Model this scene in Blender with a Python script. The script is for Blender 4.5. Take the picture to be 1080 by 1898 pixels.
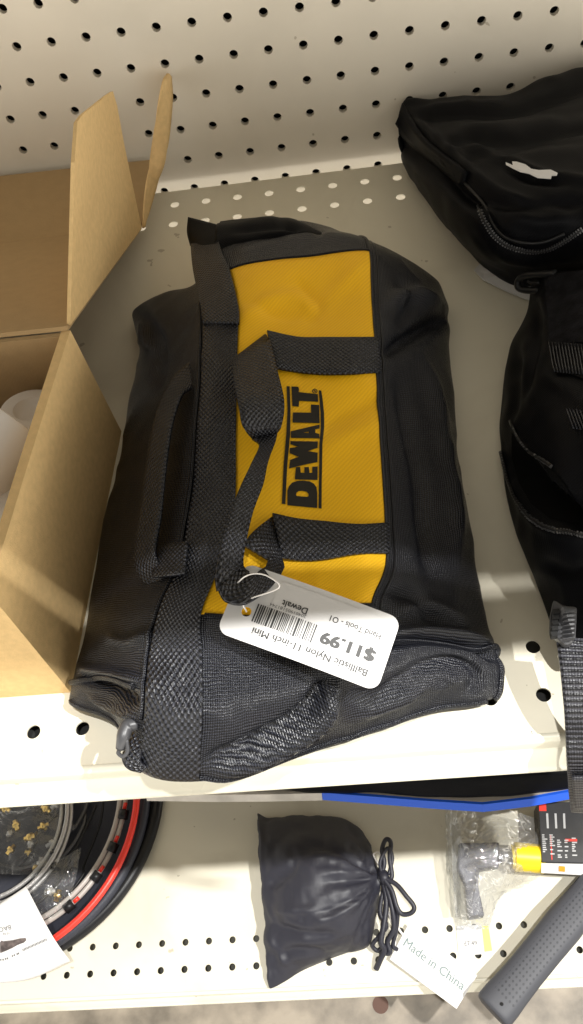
import bpy, bmesh, math, random
import numpy as np
from mathutils import Vector, Euler, noise
from mathutils.bvhtree import BVHTree

random.seed(7)
K = 0.001                                    # everything below is measured in millimetres
SC = bpy.context.scene
for o in list(bpy.data.objects):
    bpy.data.objects.remove(o)
COL = SC.collection

# ------------------------------------------------------------------ camera
FPX = 1519.935
CAM = np.array([107.739, -613.316, 386.791])
EUL = [math.radians(a) for a in (34.73156896, 6.60380336, -1.79606597)]
cd = bpy.data.cameras.new('camera')
cam = bpy.data.objects.new('camera', cd)
COL.objects.link(cam)
cam.location = CAM * K
cam.rotation_euler = EUL
cd.sensor_fit = 'VERTICAL'
cd.sensor_height = 36.0
cd.lens = FPX * 36.0 / 1898.0
cd.clip_start = 0.01
cd.clip_end = 50
SC.camera = cam
# ------------------------------------------------------------------ room light, lamps, exposure
wd = bpy.data.worlds.new('World')
SC.world = wd
wd.use_nodes = True
bg = wd.node_tree.nodes['Background']
bg.inputs[0].default_value = (1.0, 0.93, 0.80, 1)
bg.inputs[1].default_value = 1.55
# the aisle: bright goods and floor low down, a darker ceiling between the lamps
wt_ = wd.node_tree
_tc = wt_.nodes.new('ShaderNodeTexCoord'); _sp = wt_.nodes.new('ShaderNodeSeparateXYZ'); _rp = wt_.nodes.new('ShaderNodeValToRGB')
wt_.links.new(_tc.outputs['Generated'], _sp.inputs[0])
_mp = wt_.nodes.new('ShaderNodeMapRange'); _mp.inputs[1].default_value = -1; _mp.inputs[2].default_value = 1
wt_.links.new(_sp.outputs[2], _mp.inputs[0]); wt_.links.new(_mp.outputs[0], _rp.inputs[0]); wt_.links.new(_rp.outputs[0], bg.inputs[0])
_e = _rp.color_ramp.elements
_e[0].position = .25; _e[0].color = (.95, .88, .76, 1)
_e[1].position = .95; _e[1].color = (.09, .088, .082, 1)
_m = _e.new(.42); _m.color = (1.5, 1.42, 1.26, 1)
_m = _e.new(.54); _m.color = (1.55, 1.47, 1.30, 1)
_m = _e.new(.60); _m.color = (.55, .52, .47, 1)
_m = _e.new(.75); _m.color = (.22, .21, .19, 1)

def lamp(name, loc, size, power, col):
    ld = bpy.data.lights.new(name, 'AREA')
    ld.shape = 'RECTANGLE'
    ld.size, ld.size_y = size[0] * K, size[1] * K
    ld.energy = power
    ld.color = col
    lo = bpy.data.objects.new(name, ld)
    COL.objects.link(lo)
    lo.location = Vector(loc) * K
    d = Vector((100, -450, 0)) - Vector(loc)
    lo.rotation_euler = d.to_track_quat('-Z', 'Y').to_euler()
    return lo
lamp('ceiling_lamp', (1500, -815, 2200), (60, 30), 84, (1.0, 0.985, 0.95))
lamp('ceiling_lamp', (230, -818, 2200), (60, 30), 34, (1.0, 0.985, 0.95))
SC.view_settings.view_transform = 'Standard'
SC.view_settings.look = 'None'
SC.view_settings.exposure = 0.45
SC.view_settings.gamma = 1
SC.render.engine = 'CYCLES'
SC.cycles.max_bounces = 10

# ------------------------------------------------------------------ helpers: measuring
ROT = np.array(Euler(EUL).to_matrix())

def _ray(x, y):
    return ROT @ np.array([(x - 540) / FPX, -(y - 949) / FPX, -1.0])
def P(x, y, z=0.0):
    d = _ray(x, y)
    return CAM + d * (z - CAM[2]) / d[2]
def PY(x, y, Y):
    d = _ray(x, y)
    return CAM + d * (Y - CAM[1]) / d[1]
def PX(x, y, X):
    d = _ray(x, y)
    return CAM + d * (X - CAM[0]) / d[0]
def pix(V):
    v = (np.asarray(V, float) - CAM) @ ROT
    return np.stack([540 + FPX * v[..., 0] / -v[..., 2], 949 - FPX * v[..., 1] / -v[..., 2]], -1)

# ------------------------------------------------------------------ helpers: objects
def tag(o, label=None, cat=None, group=None, kind=None):
    if label: o['label'] = label
    if cat: o['category'] = cat
    if group: o['group'] = group
    if kind: o['kind'] = kind
    return o

def thing(name, loc, label, cat, group=None):
    o = bpy.data.objects.new(name, None)
    COL.objects.link(o)
    o.empty_display_size = 0.02
    o.location = Vector(loc) * K
    return tag(o, label, cat, group)

def mesh(name, verts, faces, mat, parent=None, smooth=True, uvs=None, mats=None, fm=None, bevel=0, solid=0, sub=0):
    me = bpy.data.meshes.new(name)
    off = np.zeros(3); up_ = parent
    while up_ is not None:
        off = off + np.array(up_.location) / K; up_ = up_.parent
    vv = (np.asarray(verts, float) - off) * K
    me.from_pydata([tuple(v) for v in vv], [], [tuple(int(i) for i in f) for f in faces])
    if uvs is not None:
        ul = me.uv_layers.new(name='UVMap')
        for l in me.loops:
            ul.data[l.index].uv = uvs[l.vertex_index]
    me.materials.append(mat)
    for m in (mats or []): me.materials.append(m)
    if fm is not None:
        for p, i in zip(me.polygons, fm): p.material_index = i
    if smooth:
        me.polygons.foreach_set('use_smooth', [True] * len(me.polygons))
    me.update()
    o = bpy.data.objects.new(name, me)
    COL.objects.link(o)
    if parent is not None: o.parent = parent
    if bevel:
        b = o.modifiers.new('b', 'BEVEL'); b.width = bevel * K; b.segments = 2; b.limit_method = 'ANGLE'
    if solid:
        s = o.modifiers.new('s', 'SOLIDIFY'); s.thickness = solid * K; s.offset = -1
    if sub:
        s = o.modifiers.new('u', 'SUBSURF'); s.levels = s.render_levels = sub
    return o

def cr(pts, n):
    """Catmull-Rom through pts (m, k) with n samples a span"""
    pts = np.asarray(pts, float)
    m = len(pts)
    ext = np.concatenate([[2 * pts[0] - pts[1]], pts, [2 * pts[-1] - pts[-2]]])
    out = []
    for i in range(m - 1):
        a, b, c, d = ext[i:i + 4]
        for t in np.arange(n) / n:
            out.append(0.5 * ((2 * b) + (-a + c) * t + (2 * a - 5 * b + 4 * c - d) * t * t + (-a + 3 * b - 3 * c + d) * t ** 3))
    out.append(pts[-1])
    return np.array(out)

def surf(ctrl, nr, nc):
    ctrl = np.asarray(ctrl, float)
    R, C, _ = ctrl.shape
    A = cr(ctrl.reshape(R, C * 3), nr).reshape(-1, C, 3)
    B = cr(A.transpose(1, 0, 2).reshape(C, -1), nc).reshape(-1, A.shape[0], 3).transpose(1, 0, 2)
    return B

def normals(S):
    du = np.gradient(S, axis=1); dv = np.gradient(S, axis=0)
    n = np.cross(du, dv)
    n /= np.linalg.norm(n, axis=2, keepdims=True) + 1e-9
    if n[n.shape[0] // 2, n.shape[1] // 2, 2] < 0: n = -n
    return n

def uvgrid(S):
    du = np.linalg.norm(np.diff(S, axis=1), axis=2).mean(0)
    dv = np.linalg.norm(np.diff(S, axis=0), axis=2).mean(1)
    u = np.concatenate([[0], np.cumsum(du)]); v = np.concatenate([[0], np.cumsum(dv)])
    return np.stack(np.meshgrid(u, v), -1)

def gridfaces(R, C, off=0, flip=False):
    f = []
    for i in range(R - 1):
        for j in range(C - 1):
            a = off + i * C + j
            q = (a, a + 1, a + C + 1, a + C)
            f.append(q[::-1] if flip else q)
    return f

def gridmesh(name, S, mat, parent, uv=None, **kw):
    R, C, _ = S.shape
    uv = uvgrid(S) if uv is None else uv
    return mesh(name, S.reshape(-1, 3), gridfaces(R, C), mat, parent, uvs=uv.reshape(-1, 2), **kw)

def slab(name, top, bot, mat, parent, uv=None, **kw):
    """closed shell between two grids"""
    R, C, _ = top.shape
    n = R * C
    uv = uvgrid(top) if uv is None else uv
    V = np.concatenate([top.reshape(-1, 3), bot.reshape(-1, 3)])
    F = gridfaces(R, C) + gridfaces(R, C, n, True)
    for j in range(C - 1):
        F.append((j + 1, j, n + j, n + j + 1)); a = (R - 1) * C + j
        F.append((a, a + 1, n + a + 1, n + a))
    for i in range(R - 1):
        a = i * C; F.append((a, a + C, n + a + C, n + a)); b = a + C - 1
        F.append((b + C, b, n + b, n + b + C))
    return mesh(name, V, F, mat, parent, uvs=np.concatenate([uv.reshape(-1, 2)] * 2), **kw)

def bil(S, r, c):
    R, C = S.shape[:2]
    r = np.clip(r, 0, R - 1.001); c = np.clip(c, 0, C - 1.001)
    i = int(r); j = int(c); a = r - i; b = c - j
    return (S[i, j] * (1 - a) + S[i + 1, j] * a) * (1 - b) + (S[i, j + 1] * (1 - a) + S[i + 1, j + 1] * a) * b

def tube(name, path, r, mat, parent=None, seg=8, closed=False, n=0, cap=True):
    p = np.asarray(path, float)
    if n: p = cr(p, n)
    m = len(p)
    rr = np.full(m, float(r)) if np.isscalar(r) else np.interp(np.linspace(0, 1, m), np.linspace(0, 1, len(r)), r)
    T = np.gradient(p, axis=0)
    if closed: T[0] = T[-1] = p[1] - p[-2]
    T /= np.linalg.norm(T, axis=1, keepdims=True) + 1e-9
    ref = np.array([0, 0, 1.0]) if abs(T[0][2]) < .9 else np.array([1.0, 0, 0])
    a = np.cross(T[0], ref); a /= np.linalg.norm(a)
    V = []; UV = []; L = 0
    for i in range(m):
        a = a - T[i] * (a @ T[i]); a /= np.linalg.norm(a) + 1e-9
        b = np.cross(T[i], a)
        if i: L += np.linalg.norm(p[i] - p[i - 1])
        for k in range(seg):
            t = 2 * math.pi * k / seg
            V.append(p[i] + rr[i] * (math.cos(t) * a + math.sin(t) * b)); UV.append((rr[i] * t, L))
    F = []
    for i in range(m - 1):
        for k in range(seg):
            F.append((i * seg + k, i * seg + (k + 1) % seg, (i + 1) * seg + (k + 1) % seg, (i + 1) * seg + k))
    if cap and not closed:
        F.append(tuple(range(seg))[::-1]); F.append(tuple(range((m - 1) * seg, m * seg)))
    return mesh(name, V, F, mat, parent, uvs=UV)

def box_geo(lo, hi):
    (x0, y0, z0), (x1, y1, z1) = lo, hi
    V = [(x0, y0, z0), (x1, y0, z0), (x1, y1, z0), (x0, y1, z0), (x0, y0, z1), (x1, y0, z1), (x1, y1, z1), (x0, y1, z1)]
    F = [(3, 2, 1, 0), (4, 5, 6, 7), (0, 1, 5, 4), (1, 2, 6, 5), (2, 3, 7, 6), (3, 0, 4, 7)]
    return V, F
def box(name, lo, hi, mat, parent=None, bevel=0.5):
    V, F = box_geo(lo, hi)
    return mesh(name, V, F, mat, parent, smooth=False, bevel=bevel)
def join_geo(gs):
    V = []; F = []
    for v, f in gs:
        n = len(V); V += [tuple(a) for a in v]; F += [tuple(i + n for i in q) for q in f]
    return V, F

def plate3(name, poly, thick, mat, parent=None, bevel=0, nrm=None, sub=0, bend=None):
    """a flat 3D polygon given thickness"""
    p = np.asarray(poly, float)
    if nrm is None:
        nrm = np.cross(p[1] - p[0], p[2] - p[0])
    nrm = np.asarray(nrm, float); nrm /= np.linalg.norm(nrm)
    n = len(p)
    V = np.concatenate([p, p - nrm * thick])
    F = [tuple(range(n)), tuple(range(n, 2 * n))[::-1]] + [((i + 1) % n, i, n + i, n + (i + 1) % n) for i in range(n)]
    return mesh(name, V, F, mat, parent, smooth=False, bevel=bevel)

def text2d(s, size, bold=0.0, align='LEFT'):
    cu = bpy.data.curves.new('t', 'FONT'); cu.body = s; cu.size = size; cu.align_x = align
    cu.resolution_u = 3
    o = bpy.data.objects.new('t', cu); COL.objects.link(o)
    bpy.context.view_layer.update()
    dg = bpy.context.evaluated_depsgraph_get()
    me = bpy.data.meshes.new_from_object(o.evaluated_get(dg))
    V = np.array([v.co[:2] for v in me.vertices]).reshape(-1, 2); F = [tuple(p.vertices) for p in me.polygons]
    bpy.data.objects.remove(o); bpy.data.meshes.remove(me)
    if bold:
        n = len(V); VV_ = [V]; FF_ = list(F)
        for k, (dx, dy) in enumerate(((bold, 0), (0, bold * .6), (bold, bold * .6))):
            VV_.append(V + [dx, dy]); FF_ += [tuple(i + n * (k + 1) for i in f) for f in F]
        V = np.concatenate(VV_); F = FF_
    return V, F

def poly2d(polys):
    """fill closed outlines (with holes) -> verts, faces"""
    cu = bpy.data.curves.new('c', 'CURVE'); cu.dimensions = '2D'; cu.fill_mode = 'BOTH'
    for pl in polys:
        sp = cu.splines.new('POLY'); sp.points.add(len(pl) - 1)
        for q, (x, y) in zip(sp.points, pl): q.co = (x, y, 0, 1)
        sp.use_cyclic_u = True
    o = bpy.data.objects.new('c', cu); COL.objects.link(o)
    bpy.context.view_layer.update()
    dg = bpy.context.evaluated_depsgraph_get()
    me = bpy.data.meshes.new_from_object(o.evaluated_get(dg))
    V = np.array([v.co[:2] for v in me.vertices]).reshape(-1, 2); F = [tuple(p.vertices) for p in me.polygons]
    bpy.data.objects.remove(o); bpy.data.meshes.remove(me)
    return V, F

def refine(V, F, maxlen):
    bm = bmesh.new()
    vs = [bm.verts.new((x, y, 0)) for x, y in V]
    for f in F:
        try: bm.faces.new([vs[i] for i in f])
        except ValueError: pass
    bmesh.ops.triangulate(bm, faces=bm.faces[:])
    for _ in range(12):
        es = [e for e in bm.edges if e.calc_length() > maxlen]
        if not es: break
        bmesh.ops.subdivide_edges(bm, edges=es, cuts=1)
        bmesh.ops.triangulate(bm, faces=bm.faces[:])
    bm.verts.index_update()
    V2 = np.array([v.co[:2] for v in bm.verts]); F2 = [tuple(v.index for v in f.verts) for f in bm.faces]
    bm.free()
    return V2, F2

def bvh_of(objs):
    V = []; F = []
    for o in objs:
        n = len(V); off = np.array(o.matrix_world.translation) / K
        pr_ = o
        off = np.zeros(3)
        while pr_ is not None:
            off = off + np.array(pr_.location) / K; pr_ = pr_.parent
        V += [tuple(np.array(v.co) / K + off) for v in o.data.vertices]
        F += [tuple(i + n for i in p.vertices) for p in o.data.polygons]
    return BVHTree.FromPolygons(V, F)
def hit(bvh, x, y, off=0.4, dflt=60):
    d = Vector(_ray(x, y)).normalized()
    loc, nrm, i, dist = bvh.ray_cast(Vector(CAM), d)
    if loc is None: return P(x, y, dflt)
    if nrm.dot(d) > 0: nrm = -nrm
    return np.array(loc) + np.array(nrm) * off

def decal(name, V, F, bvh, mat, parent, off=0.45, maxlen=4, dflt=60):
    V, F = refine(V, F, maxlen)
    W = [hit(bvh, x, y, off, dflt) for x, y in V]
    return mesh(name, W, F, mat, parent)

def ribbon(name, A, B, thick, mat, parent, n=8, w=6, wave=0.0):
    """a strap between two edge lines given in 3D"""
    A = cr(A, n); B = cr(B, n)
    t = np.linspace(0, 1, w)[None, :, None]
    S = A[:, None] * (1 - t) + B[:, None] * t
    N = normals(S)
    uv = uvgrid(S)
    uv[..., 0] *= 1.0
    return slab(name, S + N * thick / 2, S - N * thick / 2, mat, parent, uv)

# ------------------------------------------------------------------ helpers: materials
def newmat(name):
    m = bpy.data.materials.new(name); m.use_nodes = True
    nt = m.node_tree
    return m, nt, nt.nodes['Principled BSDF']

def L(nt, a, b): nt.links.new(a, b)
def nmath(nt, op, a, b=None, c=None):
    n = nt.nodes.new('ShaderNodeMath'); n.operation = op
    for i, x in enumerate((a, b, c)):
        if x is None: continue
        if isinstance(x, (int, float)): n.inputs[i].default_value = x
        else: L(nt, x, n.inputs[i])
    return n.outputs[0]

def paint(name, col, rough=.4, spec=.5, speck=0.0, bump=0.0, scale=60, dirt=None, metallic=0, coat=0):
    m, nt, b = newmat(name)
    b.inputs['Base Color'].default_value = (*col, 1)
    b.inputs['Roughness'].default_value = rough
    b.inputs['Metallic'].default_value = metallic
    b.inputs['Specular IOR Level'].default_value = spec
    b.inputs['Coat Weight'].default_value = coat
    tc = nt.nodes.new('ShaderNodeTexCoord')
    if speck:
        nz = nt.nodes.new('ShaderNodeTexNoise'); nz.inputs['Scale'].default_value = scale; nz.inputs['Detail'].default_value = 6
        L(nt, tc.outputs['Object'], nz.inputs['Vector'])
        mx = nt.nodes.new('ShaderNodeMix'); mx.data_type = 'RGBA'
        mx.inputs[6].default_value = (*[c * (1 - speck) for c in col], 1); mx.inputs[7].default_value = (*[min(1, c * (1 + speck)) for c in col], 1)
        rp = nt.nodes.new('ShaderNodeValToRGB'); rp.color_ramp.elements[0].position = .35; rp.color_ramp.elements[1].position = .65
        L(nt, nz.outputs[0], rp.inputs[0]); L(nt, rp.outputs[0], mx.inputs[0]); L(nt, mx.outputs[2], b.inputs['Base Color'])
    if dirt:
        dn = nt.nodes.new('ShaderNodeTexNoise'); dn.inputs['Scale'].default_value = 95; dn.inputs['Detail'].default_value = 2
        L(nt, tc.outputs['Object'], dn.inputs['Vector'])
        d2 = nt.nodes.new('ShaderNodeTexNoise'); d2.inputs['Scale'].default_value = 8; d2.inputs['Detail'].default_value = 4; d2.inputs['Distortion'].default_value = 1.2
        L(nt, tc.outputs['Object'], d2.inputs['Vector'])
        k1 = nmath(nt, 'MULTIPLY', nmath(nt, 'GREATER_THAN', dn.outputs[0], .745), .55)
        k2 = nmath(nt, 'MULTIPLY', nmath(nt, 'MAXIMUM', nmath(nt, 'SUBTRACT', d2.outputs[0], .5), 0.0), dirt)
        mk = nmath(nt, 'MINIMUM', nmath(nt, 'ADD', k1, k2), .8)
        m3 = nt.nodes.new('ShaderNodeMix'); m3.data_type = 'RGBA'; m3.inputs[7].default_value = (.30, .25, .17, 1)
        if speck: L(nt, mx.outputs[2], m3.inputs[6])
        else: m3.inputs[6].default_value = (*col, 1)
        L(nt, mk, m3.inputs[0]); L(nt, m3.outputs[2], b.inputs['Base Color'])
        rr_ = nmath(nt, 'MULTIPLY_ADD', d2.outputs[0], .35, rough - .15); L(nt, rr_, b.inputs['Roughness'])
    if bump:
        nb = nt.nodes.new('ShaderNodeTexNoise'); nb.inputs['Scale'].default_value = scale * 6; nb.inputs['Detail'].default_value = 5
        L(nt, tc.outputs['Object'], nb.inputs['Vector'])
        bp = nt.nodes.new('ShaderNodeBump'); bp.inputs['Strength'].default_value = bump; bp.inputs['Distance'].default_value = 0.0006
        L(nt, nb.outputs[0], bp.inputs['Height']); L(nt, bp.outputs[0], b.inputs['Normal'])
    return m

def weave(name, col, pu, pv, rough=.5, spec=.5, dist=.25, strength=1.0, diag=False, twill=0.0, sheen=0.0, colvar=.35, jitter=.25, lo=None, rib=False):
    """woven cloth: crossing threads from the UV map, which is in millimetres"""
    m, nt, b = newmat(name)
    b.inputs['Roughness'].default_value = rough
    b.inputs['Specular IOR Level'].default_value = spec
    b.inputs['Sheen Weight'].default_value = sheen
    b.inputs['Sheen Roughness'].default_value = .4
    uv = nt.nodes.new('ShaderNodeUVMap'); sp = nt.nodes.new('ShaderNodeSeparateXYZ')
    nz = nt.nodes.new('ShaderNodeTexNoise'); nz.inputs['Scale'].default_value = .12; nz.inputs['Detail'].default_value = 3
    L(nt, uv.outputs[0], nz.inputs['Vector'])
    L(nt, uv.outputs[0], sp.inputs[0])
    wob = nmath(nt, 'MULTIPLY', nz.outputs[0], jitter * 6)
    U = nmath(nt, 'ADD', sp.outputs[0], wob); V = nmath(nt, 'ADD', sp.outputs[1], wob)
    if diag:
        U, V = nmath(nt, 'ADD', U, V), nmath(nt, 'SUBTRACT', nmath(nt, 'MULTIPLY', sp.outputs[0], 1.0), V)
    su = nmath(nt, 'SINE', nmath(nt, 'MULTIPLY', U, 2 * math.pi / pu))
    sv = nmath(nt, 'SINE', nmath(nt, 'MULTIPLY', V, 2 * math.pi / pv))
    h = nmath(nt, 'MULTIPLY', su, sv)
    if rib: h = nmath(nt, 'MULTIPLY_ADD', su, .22, nmath(nt, 'MULTIPLY', sv, .78))
    if twill:
        h = nmath(nt, 'ADD', nmath(nt, 'MULTIPLY', h, 1 - twill), nmath(nt, 'MULTIPLY', su, twill))
    h = nmath(nt, 'MULTIPLY_ADD', h, .5, .5)
    fine = nt.nodes.new('ShaderNodeTexNoise'); fine.inputs['Scale'].default_value = 1.1; fine.inputs['Detail'].default_value = 2
    L(nt, uv.outputs[0], fine.inputs['Vector'])
    h2 = nmath(nt, 'ADD', h, nmath(nt, 'MULTIPLY', fine.outputs[0], .7))
    bp = nt.nodes.new('ShaderNodeBump'); bp.inputs['Strength'].default_value = strength; bp.inputs['Distance'].default_value = dist * K
    L(nt, h2, bp.inputs['Height']); L(nt, bp.outputs[0], b.inputs['Normal'])
    mx = nt.nodes.new('ShaderNodeMix'); mx.data_type = 'RGBA'
    mx.inputs[6].default_value = (*(lo or [c * (1 - colvar) for c in col]), 1)
    mx.inputs[7].default_value = (*[min(1, c * (1 + colvar * .5)) for c in col], 1)
    L(nt, nmath(nt, 'MULTIPLY', h, h) if lo else h, mx.inputs[0]); L(nt, mx.outputs[2], b.inputs['Base Color'])
    return m

M = {}
M['peg'] = paint('pegboard_paint', (.68, .63, .54), .55, .3, speck=.03, bump=.15, scale=14, dirt=.5)
M['deck'] = paint('shelf_enamel', (.72, .68, .56), .33, .4, speck=.025, bump=.05, scale=9, dirt=1.1)
M['rail'] = paint('rail_enamel', (.74, .71, .59), .3, .5, speck=.03, bump=.05, scale=12, dirt=1.3)
M['dark'] = paint('dark_void', (.01, .01, .01), .9)  # near-black stands for shade in holes and slots; scuff marks use it too
M['hidden'] = paint('painted_shade_steel', (.05, .05, .045), .6)  # shade put into the colour of the sheet under the lower holes
M['under'] = paint('bounce_cut_grey', (.34, .33, .31), .6, .3)  # grey of the unseen overhead deck, chosen dark to cut its bounce light
M['concrete'] = paint('polished_concrete', (.24, .205, .16), .45, .4, speck=.38, bump=.25, scale=26)
M['card'] = paint('kraft_card', (.70, .49, .235), .8, .2, speck=.05, bump=.35, scale=260)
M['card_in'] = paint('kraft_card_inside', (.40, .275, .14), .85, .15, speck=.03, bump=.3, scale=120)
M['white'] = paint('white_plastic', (.82, .79, .77), .35, .4)
M['paper'] = paint('white_paper', (.66, .65, .64), .5, .35)
M['label'] = paint('label_paper', (.64, .63, .62), .42, .4)
M['ink'] = paint('black_ink', (.015, .015, .015), .5)
M['grey_ink'] = paint('grey_ink', (.10, .10, .10), .5)
M['pale_ink'] = paint('pale_ink', (.16, .22, .22), .6)
M['nylon'] = weave('black_nylon', (.026, .028, .038), 2.2, 2.2, .27, .33, .36, 1, diag=True, lo=(.001, .001, .0015))
M['nylon_fine'] = weave('fine_black_nylon', (.006, .0065, .0085), 1.7, 1.7, .5, .07, .12, .8, diag=True, twill=.5, lo=(.0015, .0015, .002))
M['yellow'] = weave('yellow_nylon', (1.0, .53, .006), 2.5, 1.6, .6, .3, .16, .8, diag=True, twill=.6, colvar=.16, jitter=.15)
M['web'] = weave('black_webbing', (.030, .032, .042), 2.6, 2.8, .26, .36, .62, 1, jitter=.1, lo=(.0012, .0012, .002))
M['web_rib'] = weave('ribbed_webbing', (.05, .05, .06), 1.3, 2.6, .30, .35, .5, 1, jitter=.02, lo=(.002, .002, .003), rib=True)
M['teeth'] = paint('zip_tooth_metal', (.06, .06, .063), .3, .6)
M['satin'] = paint('black_satin', (.020, .020, .029), .47, .42, bump=.8, scale=11)
M['print'] = paint('black_print', (.016, .014, .010), .6, .3, bump=.2, scale=300)
M['plastic'] = paint('black_plastic', (.012, .012, .013), .35, .25)
M['gplastic'] = paint('grey_plastic', (.05, .05, .054), .4, .5)
M['metal'] = paint('zip_metal', (.30, .30, .31), .32, .5, metallic=1)
M['zip'] = paint('zip_teeth', (.014, .014, .015), .3, .4)
M['steel'] = paint('braided_steel', (.42, .41, .40), .38, .5, metallic=.6, bump=.9, scale=120)
M['brass'] = paint('brass', (.72, .50, .15), .3, .5, metallic=1)
M['red'] = paint('red_rubber', (.75, .035, .02), .35, .5)
M['blue'] = paint('blue_edge', (.01, .10, .68), .45, .4)
M['board_top'] = paint('grey_board', (.34, .31, .27), .6, .3)
M['yel_plain'] = paint('yellow_plastic', (.85, .62, .02), .35, .4)
M['yel_pale'] = paint('pale_yellow_print', (.85, .82, .18), .5, .3)
M['orange'] = paint('orange_print', (.85, .28, .02), .5, .3)
M['tool'] = paint('grey_tool_metal', (.12, .12, .14), .45, .5, metallic=.3)
M['wood'] = paint('tan_card', (.45, .36, .22), .7)

def clear(name, rough=.12, tint=(.96, .97, .97), alpha=.22, bump=.6, scale=14):
    """thin clear film: see-through with a wrinkled gloss"""
    m, nt, b = newmat(name)
    nt.nodes.remove(b)
    out = nt.nodes['Material Output']
    tr = nt.nodes.new('ShaderNodeBsdfTransparent'); tr.inputs[0].default_value = (*tint, 1)
    gl = nt.nodes.new('ShaderNodeBsdfGlossy'); gl.inputs['Roughness'].default_value = rough
    df = nt.nodes.new('ShaderNodeBsdfDiffuse'); df.inputs[0].default_value = (.8, .8, .8, 1)
    tc = nt.nodes.new('ShaderNodeTexCoord'); nz = nt.nodes.new('ShaderNodeTexNoise'); nz.inputs['Scale'].default_value = scale
    nz.inputs['Detail'].default_value = 3; nz.inputs['Distortion'].default_value = 1.5
    L(nt, tc.outputs['Object'], nz.inputs['Vector'])
    bp = nt.nodes.new('ShaderNodeBump'); bp.inputs['Strength'].default_value = bump; bp.inputs['Distance'].default_value = .02
    L(nt, nz.outputs[0], bp.inputs['Height']); L(nt, bp.outputs[0], gl.inputs['Normal'])
    m1 = nt.nodes.new('ShaderNodeMixShader'); m1.inputs[0].default_value = .3
    L(nt, gl.outputs[0], m1.inputs[1]); L(nt, df.outputs[0], m1.inputs[2])
    m2 = nt.nodes.new('ShaderNodeMixShader'); m2.inputs[0].default_value = alpha
    L(nt, tr.outputs[0], m2.inputs[1]); L(nt, m1.outputs[0], m2.inputs[2]); L(nt, m2.outputs[0], out.inputs[0])
    return m
M['film'] = clear('clear_film', .1, (.97, .98, .98), .13, .8, 20)
M['blister'] = clear('clear_blister', .06, (.93, .94, .95), .30, .7, 18)

# ================================================================== the fixture
Z2 = -573.5          # top of the lower shelf
ZF = -700.0          # floor
def perforated(name, a0, a1, b0, b1, la, lb, isholed, r, thick, conv, mat, parent=None, seg=20, din=None):
    """a sheet in plane coordinates (a, b) with drilled round holes; la/lb are the cell lines"""
    V = []; F = []; idx = {}
    def v(a, b, t):
        k = (round(a, 3), round(b, 3), t)
        if k not in idx: idx[k] = len(V); V.append(conv(a, b, -thick if t else 0.0))
        return idx[k]
    for i in range(len(la) - 1):
        for j in range(len(lb) - 1):
            A0, A1, B0, B1 = la[i], la[i + 1], lb[j], lb[j + 1]
            ca, cb = (A0 + A1) / 2, (B0 + B1) / 2
            if not isholed(ca, cb):
                F.append([v(A0, B0, 0), v(A1, B0, 0), v(A1, B1, 0), v(A0, B1, 0)]); continue
            cs = [(A1, B1), (A0, B1), (A0, B0), (A1, B0)]
            q = seg // 4
            ring = [(ca + r * math.cos(2 * math.pi * k / seg), cb + r * math.sin(2 * math.pi * k / seg)) for k in range(seg)]
            for c in range(4):
                for k in range(q):
                    k0 = c * q + k; k1 = (k0 + 1) % seg
                    F.append([v(*cs[c], 0), v(*ring[k1], 0), v(*ring[k0], 0)][::-1])
                F.append([v(*cs[c], 0), v(*cs[(c + 1) % 4], 0), v(*ring[((c + 1) * q) % seg], 0)])
            for k in range(seg):
                k1 = (k + 1) % seg
                F.append([v(*ring[k], 0), v(*ring[k], 1), v(*ring[k1], 1), v(*ring[k1], 0)])
    # back skin without the holes' plugs is left to the sheet's edge frame
    A0, A1, B0, B1 = la[0], la[-1], lb[0], lb[-1]
    for (p, q_) in (((A0, B0), (A1, B0)), ((A1, B0), (A1, B1)), ((A1, B1), (A0, B1)), ((A0, B1), (A0, B0))):
        F.append([v(*p, 0), v(*p, 1), v(*q_, 1), v(*q_, 0)])
    return mesh(name, V, F, mat, parent, smooth=False)

G = 25.4
# pegboard: holes at x = n*G, z = -7.6 + m*G on the plane y = 0
peg = thing('pegboard', (100, 0, -600), 'cream pegboard back panel with rows of round black holes', 'pegboard')
la = [(-15.5 + i) * G for i in range(38)]
lb = [-7.6 + (-23.5 + j) * G for j in range(44)]
perforated('panel', 0, 0, 0, 0, la, lb, lambda a, b: True, 3.25, 4.5, lambda a, b, t: (a, -t * 0 + (-t), b), M['peg'], peg)
box('backing', (-395, 26, -640), (545, 30, 520), M['dark'], peg, 0)  # near-black sheet: the darkness behind the holes is in its colour

# the shelf the bag lies on
sh = thing('shelf', (60, -248, -48), 'cream metal shelf that carries the yellow and black tool bag', 'shelf', 'cream metal shelves')
XL, XR = -380, 480
la = [XL] + [12.94 + (-15 + i) * G - G / 2 for i in range(34)] + [XR]
la = [a for a in la if XL <= a <= XR]
dy = G
lb = [-482.0, -475.6, -450.2, -424.8, -70.0, -44.6, -19.2, -13.2]
front_x = lambda a: abs(((a - 11.83) / G) - round((a - 11.83) / G)) < .2
def holed(a, b):
    if not (XL + 20 < a < XR - 20): return False
    return any(abs(b - q) < 2 for q in (-462.9, -437.5, -57.3, -31.9))
perforated('deck', 0, 0, 0, 0, la, lb, holed, 3.6, 1.2, lambda a, b, t: (a - .6, b, t), M['deck'], sh)

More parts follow.
